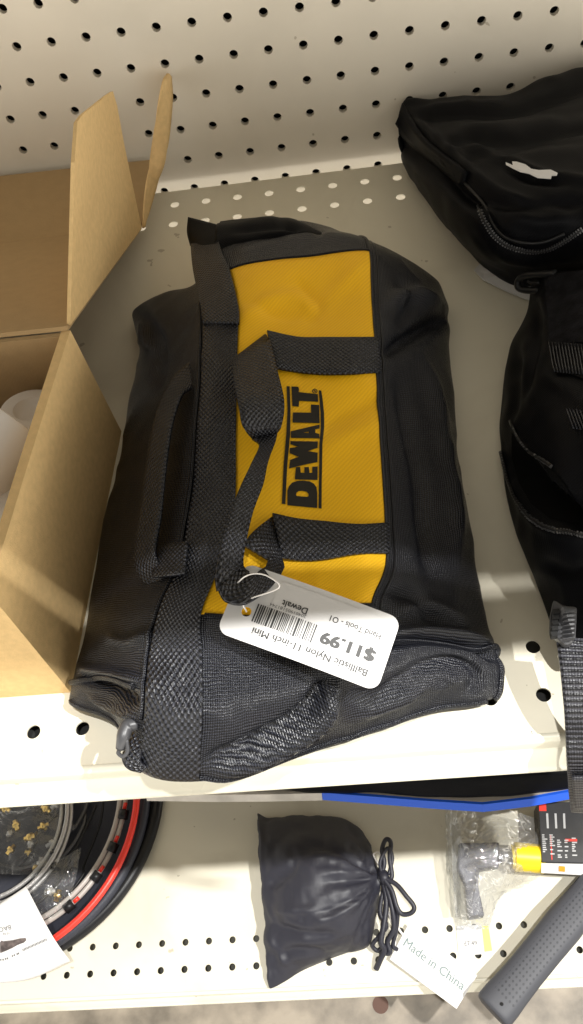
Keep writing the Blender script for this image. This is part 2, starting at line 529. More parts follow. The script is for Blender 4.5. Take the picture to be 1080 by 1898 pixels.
def rail(name, prof, x0, x1, mat, parent):
    """sheet-metal front rail: profile in (y, z) run along x"""
    prof = np.array(prof, float)
    d = np.gradient(prof, axis=0); n = np.stack([-d[:, 1], d[:, 0]], 1); n /= np.linalg.norm(n, axis=1, keepdims=True) + 1e-9
    inner = prof + n * -1.2
    xs = np.linspace(x0, x1, 5)
    top = np.array([[(x, y, z) for x in xs] for y, z in prof]); bot = np.array([[(x, y, z) for x in xs] for y, z in inner])
    return slab(name, top, bot, mat, parent, smooth=True)
def lip(ye, z0, h1, h2):
    return [(ye + 1.9, z0), (ye + .2, z0 - .1), (ye - .5, z0 - .5), (ye - .8, z0 - 1.3), (ye - .8, z0 - h1 + .8), (ye - 1.0, z0 - h1), (ye - 1.8, z0 - h1 - .8), (ye - 5.0, z0 - h2 * .74),
            (ye - 6.4, z0 - h2 * .84), (ye - 6.9, z0 - h2 * .88), (ye - 7.6, z0 - h2 * .90), (ye - 8.0, z0 - h2 * .94), (ye - 7.8, z0 - h2), (ye - 5, z0 - h2 - .4), (ye + 14, z0 - h2 - .4)]
rail('front_rail', lip(-483.9, 0, 9.6, 24), XL, XR, M['rail'], sh)
for mx_, my_, pts_ in ((985, 1354, ((0,0),(1.4,0),(1.2,5),(3,7),(5,7.4),(4.6,9),(.8,8.2))), (991, 1361, ((0,0),(3,0),(3,1.6),(0,1.6)))):
    plate3('scuff_mark', [P(mx_ + a, my_ + b, .25) for a, b in pts_], .2, M['dark'], sh, nrm=(0, 0, 1))
box('hole_shade_sheet', (XL, -474, -12), (XR, -425, -9), M['dark'], sh, 0)  # black sheet added under the front holes so they look dark

# lower shelf
s2 = thing('shelf', (60, -268, Z2 - 60), 'wider cream metal shelf below, carrying the pouch and hose case', 'shelf', 'cream metal shelves')
XL2, XR2 = -560, 640
la = [XL2] + [a for a in [-240.33 + (-20 + i) * G - G / 2 for i in range(70)] if XL2 < a < XR2] + [XR2]
lb = [-531, -523.3, -497.9, -472.5, -70, -3]
perforated('deck', 0, 0, 0, 0, la, lb, lambda a, b: XL2 + 20 < a < XR2 - 20 and any(abs(b - q) < 2 for q in (-510.6, -485.2)), 3.4, 1.2,
           lambda a, b, t: (a, b, Z2 + t), M['deck'], s2)
rail('front_rail', lip(-532.8, Z2, 8, 18), XL2, XR2, M['rail'], s2)
box('hole_shade_sheet', (XL2, -520, Z2 - 26), (XR2, -470, Z2 - 22), M['hidden'], s2, 0)  # dark sheet under the holes, shade put into its colour
box('kick_plate', (XL2, -505, ZF), (XR2, -500, Z2 - 26.5), M['deck'], s2, 0)

# the next shelf up shades everything behind its front rail
s0 = tag(bpy.data.objects.new('shelf', None), 'cream metal shelf overhead that shades the back of the bag', 'shelf', 'cream metal shelves')
COL.objects.link(s0); s0.location = Vector((60, -250, 450)) * K
box('deck', (-900, -484.5, 450), (1100, -4.6, 470), M['under'], s0, 0)  # out of view; grey instead of cream to dim the light below
box('front_rail', (-900, -517, 450), (1100, -493.5, 486), M['rail'], s0, 0)  # unseen, set apart from the deck; gap shaped to pass a light strip

fl = box('floor', (-1600, -2600, ZF - 10), (1700, -470, ZF), M['concrete'], None, 0); tag(fl, kind='structure')
plug = [P(705, 1862, ZF + .6) + np.array([9 * math.cos(t), 9 * math.sin(t), 0]) for t in np.linspace(0, 2 * math.pi, 24, endpoint=False)]
po = plate3('floor_plug', plug, .5, paint('rust_plug', (.10, .05, .035), .7)); tag(po, 'small round rusty plug set in the concrete floor', 'floor plug')

# ================================================================== hero bag
def disp(S, N, creases=(), noise_amp=0.0, sc=.02, seed=0.0, aniso=(1, 1, 1), amp2=0.0, mask=None):
    """soft-goods relief: large folds along drawn lines, then cloth unevenness"""
    px = pix(S); D = np.zeros(S.shape[:2])
    for pl, dep, w in creases:
        pl = cr(np.array(pl, float), 5) if len(pl) > 2 else np.array(pl, float)
        best = np.full(S.shape[:2], 1e9); tt = np.zeros(S.shape[:2]); m = len(pl) - 1
        for i in range(m):
            a, b = pl[i], pl[i + 1]; ab = b - a
            t = np.clip(((px - a) @ ab) / (ab @ ab + 1e-9), 0, 1)
            d = np.linalg.norm(px - (a + t[..., None] * ab), axis=2)
            k = d < best; best[k] = d[k]; tt[k] = (i + t[k]) / m
        fade = np.clip(np.minimum(tt, 1 - tt) * 5, 0, 1) ** .7
        D += dep * np.exp(-(best / w) ** 2) * (.25 + .75 * fade)
    if noise_amp:
        for i in range(S.shape[0]):
            for j in range(S.shape[1]):
                p = S[i, j]
                q = Vector((p[0] * sc * aniso[0] + seed, p[1] * sc * aniso[1], p[2] * sc * aniso[2]))
                D[i, j] += noise_amp * noise.noise(q) + amp2 * (1 - abs(2 * noise.noise(q * 2.3))) - amp2 * .6
    if mask is not None: D *= mask
    return S + N * D[..., None]

rows = [
 [(247,577,8),(300,549,24),(362,526,46),(412,440,50),(540,408,40),(662,440,30),(765,492,22),(812,535,12)],
 [(246,600,12),(306,574,42),(364,556,64),(426,498,70),(555,478,66),(685,467,58),(770,518,42),(830,575,14)],
 [(258,655,12),(315,640,48),(372,560,70),(441,565,74),(565,560,66),(690,560,60),(770,585,44),(829,640,14)],
 [(243,735,12),(305,715,50),(376,650,72),(440,655,72),(568,660,68),(695,655,62),(775,680,42),(837,720,14)],
 [(222,835,12),(285,820,50),(368,800,72),(437,805,72),(570,800,66),(705,800,60),(787,820,40),(850,840,13)],
 [(199,940,12),(262,940,50),(352,940,72),(434,945,72),(572,950,64),(714,950,58),(802,960,38),(868,960,12)],
 [(180,1050,12),(240,1050,50),(332,1050,72),(402,1060,72),(560,1060,62),(717,1045,56),(817,1070,36),(885,1060,12)],
 [(158,1150,12),(222,1140,50),(295,1128,70),(373,1138,70),(530,1142,60),(690,1120,54),(812,1140,36),(902,1150,12)],
 [(140,1230,12),(205,1215,44),(274,1210,63),(374,1212,63),(530,1215,55),(700,1196,47),(815,1190,36),(919,1205,14)],
 [(128,1275,10),(198,1270,35),(268,1310,56),(375,1325,55),(530,1300,49),(690,1265,40),(810,1235,28),(925,1250,14)],
 [(132,1300,8),(212,1342,14),(262,1423,26),(371,1443,26),(540,1402,12),(700,1352,8),(810,1315,6),(912,1293,5)],
]
C0 = np.array([[P(*q) for q in r] for r in rows])
cen = C0.mean((0, 1)) * [1, 1, 0]
def under(pt, k, z):
    q = pt * [1, 1, 0] * (1 - k) + cen * k; q[2] = z; return q
R0, CC = C0.shape[:2]
ctrl = np.zeros((R0 + 2, CC + 2, 3)); ctrl[1:-1, 1:-1] = C0
for i in range(R0):
    ctrl[i + 1, 0] = under(C0[i, 0], .12, 1.5); ctrl[i + 1, -1] = under(C0[i, -1], .12, 1.5)
for j in range(CC):
    ctrl[0, j + 1] = under(C0[0, j], .10, 1.5); ctrl[-1, j + 1] = under(C0[-1, j], .14, 2.5)
for a, b in ((0, 0), (0, -1), (-1, 0), (-1, -1)):
    ctrl[a, b] = under(C0[a, b], .16, 1.5)
NR, NCc = 14, 14
S = surf(ctrl, NR, NCc)
S[..., 2] = np.maximum(S[..., 2], .6)
N = normals(S)
msk = np.clip((S[..., 2] - 1) / 10, 0, 1)
cr_main = [
 ([(602,1250),(592,1285),(560,1325),(490,1368),(385,1412)], -7.5, 13),
 ([(622,1275),(600,1330),(520,1382),(400,1432)], 5.5, 15),
 ([(600,1240),(560,1215),(500,1205)], -2, 14),
 ([(705,1195),(790,1186),(880,1196),(918,1222)], -4.5, 10),
 ([(700,1178),(800,1168),(905,1186)], 3, 9),
 ([(720,1275),(790,1238),(850,1226),(884,1250),(872,1285)], -3.5, 10),
 ([(650,1338),(740,1302),(830,1262),(858,1262)], 3, 13),
 ([(770,1300),(810,1268),(838,1260)], -2.5, 8),
 ([(640,1290),(700,1290),(760,1262)], -2.5, 12),
 ([(448,588),(500,556),(555,552),(590,582)], 2.2, 14),
 ([(460,560),(520,585),(585,585)], -2.2, 12),
 ([(545,515),(570,545),(590,575),(560,610)], -1.8, 11),
 ([(600,560),(640,520),(680,485)], 1.5, 14),
 ([(600,795),(650,765),(700,740)], -2.6, 15),
 ([(600,835),(660,800),(700,785)], 1.5, 14),
 ([(560,640),(560,700)], -1.5, 12),
 ([(715,655),(755,625),(800,600),(826,590)], -7, 15),
 ([(720,560),(765,548),(810,570)], 5, 17),
 ([(735,515),(760,560),(735,610)], -3, 13),
 ([(738,690),(765,800),(788,930),(800,1060)], -4.5, 17),
 ([(775,650),(812,760),(835,900),(850,1040)], 4, 16),
 ([(720,1090),(770,1110),(820,1160)], -3, 15),
 ([(740,1130),(800,1120),(860,1150)], 2.5, 15),
 ([(262,575),(292,640),(288,720)], -4, 13),
 ([(262,590),(272,650)], 3, 10),
 ([(200,1180),(240,1190),(280,1170)], 2.5, 12),
 ([(150,1240),(210,1246),(262,1262)], 4, 9),
 ([(150,1258),(205,1275),(255,1300)], -4, 10),
 ([(165,1292),(220,1318),(250,1330)], 3, 9),
 ([(440,470),(520,450),(600,440),(680,448)], 3, 11),
 ([(480,432),(560,425),(600,440)], -4, 9),
 ([(430,440),(470,415),(520,412)], 2.5, 9),
]
S = disp(S, N, [(p_, d_ * (1.0 if 440 < p_[1][0] < 700 and p_[1][1] < 850 else 1.4), w_ * .85) for p_, d_, w_ in cr_main], 2.4, .016, 3.1, (1, 1, 1), 1.0, msk)
S[..., 2] = np.maximum(S[..., 2], .5)
N = normals(S); UVb = uvgrid(S)
bag = thing('tool_bag', (70, -320, 0), 'yellow and black nylon tool bag with a white price tag, lying on the shelf', 'tool bag')
body = gridmesh('body', S, M['nylon'], bag, UVb)
base = [S[0, ::6], S[:, -1][::6]]
# underside
loop = np.concatenate([S[0, :], S[1:, -1], S[-1, -2::-1], S[-2:0:-1, 0]])
mesh('underside', np.concatenate([loop * [1, 1, 0] + [0, 0, .6], [cen + [0, 0, .6]]]), [(i, (i + 1) % len(loop), len(loop)) for i in range(len(loop))], M['nylon'], bag)

def patch(name, r0, r1, c0, c1, off, mat, thick=1.0, nr=None, nc=None, parent=bag, ease=True):
    """a cloth panel lying on the bag between control rows r0..r1 and columns c0..c1"""
    nr = nr or int((r1 - r0) * NR) + 1; nc = nc or int((c1 - c0) * NCc * 1.5) + 2
    rr = np.linspace(r0 * NR, r1 * NR, nr); cc = np.linspace(c0 * NCc, c1 * NCc, nc)
    T = np.array([[bil(S, r, c) + bil(N, r, c) * off for c in cc] for r in rr])
    B = np.array([[bil(S, r, c) + bil(N, r, c) * (off - thick) for c in cc] for r in rr])
    U = np.array([[bil(UVb, r, c) for c in cc] for r in rr])
    return slab(name, T, B, mat, parent, U)
# the yellow front panel with its printed name
yel = patch('front_panel', 2.03, 8, 4, 6, .7, M['yellow'])
bandA = patch('zip_band', 3.0, 10.93, 3.05, 4.0, 2.0, M['web'], 2.2)
ribbon('zip_band', [P(*q) for q in ((354,455,52),(357,490,62),(363,525,68),(371,560,73),(376,600,75))],
       [P(*q) for q in ((404,441,58),(412,470,68),(425,500,74),(441,565,77),(443,600,76))], 2.2, M['web'], bag, 10, 8)

def line_on(name, pts, r, mat, parent=bag, off=None, n=6):
    """piping that follows control coordinates (row, col)"""
    p = cr(np.array(pts, float), n)
    return tube(name, [bil(S, a * NR, b * NCc) + bil(N, a * NR, b * NCc) * (off if off is not None else r * .4) for a, b in p], r, mat, parent, 6)
line_on('piping', [(i, 6.0) for i in np.arange(1.2, 8.6, .5)], 1.0, M['nylon'])
line_on('piping', [(2.0, c) for c in np.arange(4, 6.1, .33)], 1.2, M['nylon'])
line_on('piping', [(8.02, c) for c in np.arange(4.05, 6.1, .33)], 1.1, M['nylon'])
line_on('piping', [(8.9 , c) for c in np.arange(6.2, 8.2, .3)] + [(9.3, 8.2), (9.8, 8.15), (10.4, 8.1), (10.9, 8.0)], 1.7, M['nylon'])
line_on('piping', [(10.98, c) for c in np.arange(1, 8.0, .4)], 1.5, M['nylon'], off=.2)
line_on('piping', [(9.7, c) for c in np.arange(1.0, 3.0, .35)], 1.6, M['nylon'])
line_on('stitching', [(i, 6.12) for i in np.arange(1.5, 8.6, .5)], .28, M['zip'], off=.5)
# zip beside the band, its pull and tape end
line_on('zip_coil', [(i, 2.95) for i in np.arange(3, 10.7, .6)], 1.2, M['nylon'], off=.6)
bpy.context.view_layer.update()
BV = bvh_of([body, yel, bandA])
H = lambda x, y, o=.4: hit(BV, x, y, o, 30)
# tape end and slider by the front left corner
tp = ribbon('zip_tape_end', [P(252,1338,40), P(243,1370,40), P(228,1400,38), P(236,1422,36), P(262,1430,34)],
            [P(276,1330,44), P(272,1372,42), P(262,1398,40), P(262,1412,38), P(272,1420,36)], 2.4, M['web'], bag, 6, 5)
sl = tube('zip_slider', [P(254,1342,45), P(236,1346,46), P(228,1366,46), P(222,1388,43)], [2.6, 3.4, 3.0, 2.0], M['gplastic'], bag, 8, n=5)
tube('slider_ring', [P(222,1388,43), P(219,1396,42), P(228,1402,42), P(236,1392,43), P(234,1370,46)], 1.0, M['gplastic'], sl.parent, 6, n=5)
# back end: folded gusset and the band's stiff tab
gus_rows = [
 [(396,470,60),(470,452,60),(540,440,58),(610,448,52),(680,462,48)],
 [(398,440,62),(470,428,64),(540,424,62),(600,434,52),(660,452,40)],
 [(400,418,60),(470,406,60),(535,406,58),(582,424,48),(606,452,34)],
 [(408,410,46),(470,402,44),(530,402,42),(574,418,34),(598,440,22)],
]
Sg = surf([[P(*q) for q in r] for r in gus_rows], 10, 12)
Ng = normals(Sg)
Sg = disp(Sg, Ng, [([(430,430),(500,418),(560,424)], -2.5, 8), ([(440,452),(520,438),(600,444)], 2.0, 9), ([(515,404),(540,420),(560,445)], -2, 6)], 1.2, .05, 9)
slab('end_gusset', Sg, Sg - normals(Sg) * 2.5, M['nylon_fine'], bag)
tb = surf([[P(*q) for q in r] for r in [[(348,402,52),(372,408,54),(402,416,58)], [(346,430,50),(370,436,56),(402,440,62)], [(352,456,48),(372,462,58),(402,468,64)]]], 6, 6)
slab('end_tab', tb, tb - normals(tb) * 2.5, M['nylon_fine'], bag)

# carrying handle across the yellow panel
def rib_on(name, pa, pb, mat=M['web'], thick=1.7, n=7, w=7, off0=1.4, parent=bag):
    """edge lists of (x, y, lift above what is below)"""
    return ribbon(name, [H(x, y, l + off0) for x, y, l in pa], [H(x, y, l + off0) for x, y, l in pb], thick, mat, parent, n, w)
st1 = rib_on('handle_anchor', [(701,629,0),(650,630,0),(600,630,0),(550,629,0),(494,621,1.5)], [(704,694,0),(650,696,0),(600,697,0),(550,693,0),(512,690,1.5)], M['web'])
st2 = rib_on('handle_anchor', [(718,972,0),(660,975,0),(600,970,0),(550,965,0),(503,958,1.5)], [(718,1028,0),(660,1030,0),(600,1040,0),(560,1042,0),(520,1040,1.5)], M['web'])
hz = lambda L_: [P(*q) for q in L_]
hd = ribbon('handle', hz([(430,668,82),(433,700,88),(442,750,92),(450,790,88),(466,812,80)]),
                     hz([(500,632,76),(514,690,80),(526,745,84),(522,785,82),(512,802,78)]), 1.8, M['web'], bag, 10, 8)
ribbon('handle', hz([(492,620,71),(500,640,72),(512,692,72)]), hz([(430,668,82),(433,700,88),(436,720,90)]), 1.8, M['web'], bag, 8, 8)
ribbon('handle', hz([(466,812,80),(480,826,82),(464,862,86),(446,900,88),(426,950,90),(410,1010,90),(400,1060,89),(402,1096,86)]),
                hz([(514,802,78),(510,820,79),(496,858,82),(487,900,84),(468,950,85),(452,1020,84),(450,1052,80),(462,1062,80)]), 1.8, M['web'], bag, 10, 7)
ribbon('handle', hz([(404,1090,88),(418,1114,86),(452,1120,84),(486,1102,80),(514,1076,76),(526,1054,73)]),
                hz([(450,1050,80),(462,1064,82),(470,1066,82),(480,1058,80),(492,1050,77),(498,1030,74)]), 1.8, M['web'], bag, 10, 7)
ribbon('handle', hz([(526,1054,73),(522,1040,70),(512,1000,68)]), hz([(450,1010,78),(470,985,76),(503,958,70)]), 1.8, M['web'], bag, 8, 8)
# the second handle, lying over the far side
ribbon('rear_handle', hz([(352,672,70),(318,705,70),(292,760,70),(274,850,68),(262,940,66),(250,1030,64),(262,1070,62),(296,1098,62),(335,1108,66)]),
                     hz([(356,720,72),(336,735,76),(318,790,78),(306,870,78),(298,950,76),(288,1020,72),(296,1046,70),(312,1062,70),(338,1070,70)]), 1.8, M['web'], bag, 10, 7)
rib_on('rear_anchor', [(352,1010,1),(330,1012,1),(300,1020,1)], [(345,1068,1),(322,1072,1),(290,1075,1)])

# printed logo, traced from the panel at its real size
def Z(cx, cy): return (500 + cx / 4.909, 680 + cy / 4.909)
LOGO = [
 [[(152,180),(180,180),(188,400),(184,620),(158,900),(140,1252),(108,1250),(124,900),(150,600),(160,400)]],
 [[(444,215),(468,220),(480,300),(492,420),(492,560),(478,700),(472,1000),(470,1294),(442,1288),(446,1000),(450,700),(462,560),(460,420),(450,300)]],
 [[(196,182),(258,184),(266,208),(262,232),(436,252),(440,322),(266,312),(262,366),(204,360)]],
 [[(372,346),(448,350),(452,516),(290,512),(206,510),(210,418),(374,420)]],
 [[(452,528),(190,590),(190,650),(452,654),(448,614),(412,604),(412,572),(450,566)], [(352,592),(306,602),(352,606)]],
 [[(186,678),(436,682),(434,740),(344,770),(434,784),(432,870),(330,890),(174,928),(184,850),(262,822),(180,790),(180,742),(258,730),(186,708)]],
 [[(236,916),(276,914),(280,966),(312,968),(314,916),(354,914),(360,968),(384,966),(384,912),(434,908),(432,1032),(226,1028)]],
]
D_out = [(158,1262),(158,1130),(172,1090),(200,1058),(240,1042),(300,1038),(360,1044),(400,1066),(424,1100),(430,1150),(430,1288)]
D_in = [(236,1168),(240,1150),(258,1134),(296,1132),(334,1140),(350,1160),(350,1180),(336,1186),(244,1178)]
LOGO.append([D_out, D_in])
gv = []
for pl in LOGO:
    V2, F2 = poly2d([[Z(*q) for q in p] for p in pl]); gv.append(refine(V2, F2, 3.5))
ring = [[Z(408 + 25 * math.cos(t), 224 + 21 * math.sin(t)) for t in np.linspace(0, 6.28, 20)[:-1]], [Z(408 + 17 * math.cos(t), 224 + 14 * math.sin(t)) for t in np.linspace(0, 6.28, 20)[:-1]]]
V2, F2 = poly2d(ring); gv.append((V2, F2))
gv.append(refine(*poly2d([[Z(398,214), Z(420,220), Z(418,232), Z(396,226)]]), 4))
BVy = bvh_of([yel])
VV = []; FF = []
for v, f in gv:
    n = len(VV); VV += [hit(BVy, x, y, .35) for x, y in v]; FF += [tuple(i + n for i in q) for q in f]
mesh('logo_print', VV, FF, M['print'], yel)

# price tag
tgo = thing('price_tag', P(580, 1160, 70), 'white swing price tag with a barcode, looped to the bag handle', 'price tag')
TL, TR, BR, BL = P(454,1043,80), P(744,1147,68), P(703,1284,62), P(415,1182,70)
exv = (TL - TR); W_ = np.linalg.norm(exv); exv /= W_
eyv = (BR - TR); eyv -= exv * (eyv @ exv); H_ = np.linalg.norm(BR - TR); eyv /= np.linalg.norm(eyv)
ez = np.cross(exv, eyv)
if ez[2] < 0: ez = -ez
def TG(a, b, h=0): return TR + exv * a + eyv * b + ez * (h + 1.6 * math.sin(math.pi * min(max(a / W_, 0), 1)) )
def rrect(a0, b0, a1, b1, r, n=6):
    out = []
    for cx, cy, s in ((a1 - r, b1 - r, 0), (a0 + r, b1 - r, 90), (a0 + r, b0 + r, 180), (a1 - r, b0 + r, 270)):
        for k in range(n + 1):
            t = math.radians(s + 90 * k / n); out.append((cx + r * math.cos(t), cy + r * math.sin(t)))
    return out
def tagsheet(name, outline, h, th, mat, parent, holes=()):
    V2, F2 = refine(*poly2d([outline] + list(holes)), 3)
    n = len(V2)
    Vt = [TG(a, b, h) for a, b in V2] + [TG(a, b, h - th) for a, b in V2]
    F = [f for f in F2] + [tuple(i + n for i in f)[::-1] for f in F2]
    # edges used once become the rim
    cnt = {}
    for f in F2:
        for a, b in zip(f, f[1:] + f[:1]): cnt[(a, b)] = 1
    for (a, b) in cnt:
        if (b, a) not in cnt: F.append((b, a, a + n, b + n))
    return mesh(name, Vt, F, mat, parent, smooth=False)
circ = [(W_ - 9 + 2.2 * math.cos(t), H_ * .62 + 2.2 * math.sin(t)) for t in np.linspace(0, 2 * math.pi, 16, endpoint=False)]
card = tagsheet('card', rrect(0, 0, W_, H_, 5), 0, .5, M['paper'], tgo, [circ])
lab = tagsheet('sticker', rrect(5, 2.6, W_ - 18, H_ - 4.5, 2.5), .25, .2, M['label'], card)
def tagtext(s, a, b, size, bold=0, mat=M['ink'], nm='printing', sx=1.0, h=.42):
    V2, F2 = text2d(s, size, bold)
    V2 = V2 * [sx, 1]
    # reading direction runs along +ex, letters stand along +ey
    nq = len(V2) // 4 if bold else len(V2)
    return [TG(a + x, b + y, h + .012 * (i // nq)) for i, (x, y) in enumerate(V2)], F2
def fit(txt, a0, a1, b0, cap, bold=0):
    V2, F2 = text2d(txt, 10, bold)
    x0, x1 = V2[:, 0].min(), V2[:, 0].max(); nq = len(V2) // 4 if bold else len(V2)
    ch = text2d('H', 10)[0][:, 1].max()
    return [TG((a0 + (x - x0) / (x1 - x0) * (a1 - a0)) * W_, (b0 + y / ch * cap) * H_, .42 + .012 * (i // nq)) for i, (x, y) in enumerate(V2)], F2
mesh('printing', *join_geo([fit('Balllistic Nylon 11-inch Mini', .085, .80, .785, .085, .35), fit('$11.99', .075, .41, .52, .145, .9),
                            fit('Hand Tools - O1', .08, .395, .29, .075, .25), fit('Dewalt', .535, .695, .31, .085, .25)]), M['ink'], card, smooth=False)
mesh('small_printing', *join_geo([fit('20401905181744', .53, .76, .405, .04)]), M['grey_ink'], card, smooth=False)
bars = []; a = W_ * .45; rnd = random.Random(5)
while a < W_ * .82:
    w = rnd.choice([.35, .35, .6, .9])
    bars.append(([TG(a, H_ * .47, .42), TG(a + w, H_ * .47, .42), TG(a + w, H_ * .72, .42), TG(a, H_ * .72, .42)], [(0, 1, 2, 3)])); a += w + rnd.choice([.35, .4, .6, .8])
mesh('barcode', *join_geo(bars), M['ink'], card, smooth=False)
tube('loop', [TG(W_ - 9, H_ * .62, -.6), TG(W_ - 7.5, H_ * .62 - 3, 5), P(516,1090,92), P(500,1070,95), P(476,1063,94), P(455,1068,92), P(440,1080, 86)], .32, M['white'], tgo, 6, n=6)

# ================================================================== cardboard carton
ctn = thing('cardboard_carton', (-160, -355, 0), 'open brown cardboard carton with raised flaps and white rolls inside', 'carton')
A = P(130, 612, 95); B = P(225, 800, 0); Cc = P(131, 1284, 0); D = P(-21, 1099, 95)
xw = -300.0
t = 2.6
Ai = A + [-5.5, -5, -2]; Di = D + [-5.5, 3, -2]
def quad_slab(name, a, b, c, d, th, mat, parent, n=10, bow=0.0, nrm=None, bev=.5):
    u = np.linspace(0, 1, n)
    S_ = np.array([[(a * (1 - s) + b * s) * (1 - r) + (d * (1 - s) + c * s) * r for s in u] for r in u])
    nn = np.cross(b - a, d - a); nn /= np.linalg.norm(nn)
    S_ = S_ + nn * (bow * np.sin(np.pi * u)[None, :, None] * np.sin(np.pi * (u * .8 + .1))[:, None, None])
    return slab(name, S_, S_ - nn * th, mat, parent, smooth=False)
rw = quad_slab('side_wall', B, Cc, D, A, -5.0, M['card'], ctn, 8, 1.2)
A2 = np.array([xw, A[1] + 2, 95]); D2 = np.array([xw, D[1], 95]); B2 = np.array([xw, B[1] + 2, 0]); C2 = np.array([xw, Cc[1], 0])
quad_slab('front_wall', C2, Cc + [-.2, .2, 0], D + [-.2, .2, 0], D2, 2.6, M['card'], ctn, 8)
quad_slab('back_wall', B2 + [0, -.8, 0], B + [-5, -.8, 0], A + [-5, -.8, -.3], A2 + [0, -.8, -.3], -2.6, M['card_in'], ctn, 8)
quad_slab('side_wall', B2, C2, D2, A2, 3, M['card'], ctn, 4)
quad_slab('base', B2 + [0, -3, 1], B + [-3, -3, 1], Cc + [-3, 3, 1], C2 + [0, 3, 1], 1, M['card_in'], ctn, 4)
# lid folded back over the shelf, its tuck flap up against the pegboard
Hh = PX(262, 425, -33); Tt = np.array([-30, -9.0, 22.5]); Tt = PY(280, 300, -9)
lid = quad_slab('lid', A2 + [0, -.5, .4], A + [-1, -.5, .4], Hh, np.array([xw, Hh[1], Hh[2]]), -2.4, M['card_in'], ctn, 8, .8)
Tl = PY(0, 330, -9); Tl2 = Tt + (Tl - Tt) * ((xw - Tt[0]) / (Tl[0] - Tt[0]))
quad_slab('tuck_flap', np.array([xw, Hh[1], Hh[2]]) + [0, .5, .3], Hh + [0, .5, .3], Tt, Tl2, -2.2, M['card_in'], ctn, 8)
def on_px(x, y, X): return PX(x, y, X)
fl1 = [A + [0, 3, 1], Hh + [.5, 0, 1], PX(246, 320, -29.5), PX(228, 300-5, -29), PX(217, 196, -28), PX(209, 169, -27.5), PX(198, 176, -27), PX(152, 213, -23), PX(143, 226, -22.5), PX(138, 300, -23)]
fl1[2] = PX(243, 330, -30.5); fl1[3] = PX(229, 262, -29)
def free_flap(name, pts, th, mat, parent):
    V2, F2 = [], []
    pts = np.array(pts); c = pts.mean(0); n = len(pts)
    nn = np.array([1.0, 0, 0.12]); nn /= np.linalg.norm(nn)
    V = np.concatenate([pts, [c], pts + nn * th, [c + nn * th]])
    F = []
    for i in range(n):
        j = (i + 1) % n
        F.append((i, j, n)); F.append((j + n + 1, i + n + 1, 2 * n + 1)); F.append((j, i, i + n + 1, j + n + 1))
    return mesh(name, V, F, mat, parent, smooth=False)
free_flap('side_flap', fl1, -2.2, M['card'], ctn)
ribbon('side_flap', [Hh + [1.0, 0, 1], PX(270, 350, -26), PX(280, 285, -20), PX(290, 212, -9), PX(302, 153, 0), PX(311, 136, 2)],
       [Hh + [3.0, 0, 2], PX(285, 360, -23), PX(304, 302, -10), PX(312, 255, -5), PX(318, 185, .5), PX(316, 142, 2.1)], 1.8, M['card'], ctn, 6, 4)

# white rolls inside the carton
def roll(loc, axis, r, ln, label, first=[0]):
    t_ = thing('white_roll', loc, label, 'roll', 'white rolls in the carton')
    axis = np.array(axis, float); axis /= np.linalg.norm(axis)
    up = np.array([0, 0, 1.0]) if abs(axis[2]) < .9 else np.array([0, 1.0, 0])
    a = np.cross(axis, up); a /= np.linalg.norm(a); b = np.cross(a, axis)
    prof = [(0, -ln/2), (r - 2, -ln/2), (r, -ln/2 + 2), (r, ln/2 - 3), (r - 1, ln/2 - .6), (r - 3, ln/2), (r - 8, ln/2 - .4), (r - 9.5, ln/2 - 4), (r - 12, ln/2 - 5), (0, ln/2 - 5)]
    V = []; F = []; n = 40
    for pr_, h in prof:
        for k in range(n):
            q = 2 * math.pi * k / n
            V.append(np.array(loc) + axis * h + (a * math.cos(q) + b * math.sin(q)) * pr_)
    for i in range(len(prof) - 1):
        for k in range(n):
            F.append((i * n + k, i * n + (k + 1) % n, (i + 1) * n + (k + 1) % n, (i + 1) * n + k))
    o = mesh('roll_body', V, F, M['white'], t_)
    md = o.modifiers.new('e', 'EDGE_SPLIT'); md.split_angle = math.radians(50)
    return t_
roll(P(72, 806, 44), (.12, .12, .98), 18, 40, 'white roll with a recessed end, in the corner of the carton')
roll(P(-38, 868, 62), (.62, .75, .25), 22, 62, 'white roll lying slanted, highest of those in the carton')
roll(P(18, 985, 40), (.2, -.98, .15), 21, 60, 'white roll lying by the inner side wall of the carton')
roll(P(-40, 960, 26), (.9, .2, .1), 22, 60, 'white roll lying under the slanted one in the carton')

# ================================================================== soft bags on the right
def soft(name, parent, rws, mat, nr=12, nc=12, creases=(), amp=2, sc=.02, seed=0, amp2=.6, zfloor=.5, kl=.1, kb=.08):
    Cx = np.array([[P(*q) for q in r] for r in rws])
    ce = Cx.mean((0, 1)) * [1, 1, 0]
    R_, C_ = Cx.shape[:2]
    ct = np.zeros((R_ + 2, C_ + 2, 3)); ct[1:-1, 1:-1] = Cx
    def un(p_, k): q = p_ * [1, 1, 0] * (1 - k) + ce * k; q[2] = zfloor + 1; return q
    for i in range(R_): ct[i + 1, 0] = un(Cx[i, 0], kl); ct[i + 1, -1] = un(Cx[i, -1], .05)
    for j in range(C_): ct[0, j + 1] = un(Cx[0, j], kb); ct[-1, j + 1] = un(Cx[-1, j], .1)
    for a, b in ((0, 0), (0, -1), (-1, 0), (-1, -1)): ct[a, b] = un(Cx[a, b], max(kl, kb, .13))
    S_ = surf(ct, nr, nc); S_[..., 2] = np.maximum(S_[..., 2], zfloor)
    N_ = normals(S_); mk = np.clip((S_[..., 2] - zfloor) / 8, 0, 1)
    S_ = disp(S_, N_, creases, amp, sc, seed, (1, 1, 1), amp2, mk)
    S_[..., 2] = np.maximum(S_[..., 2], zfloor)
    o = gridmesh(name, S_, mat, parent)
    lp = np.concatenate([S_[0, :], S_[1:, -1], S_[-1, -2::-1], S_[-2:0:-1, 0]])
    return o, S_

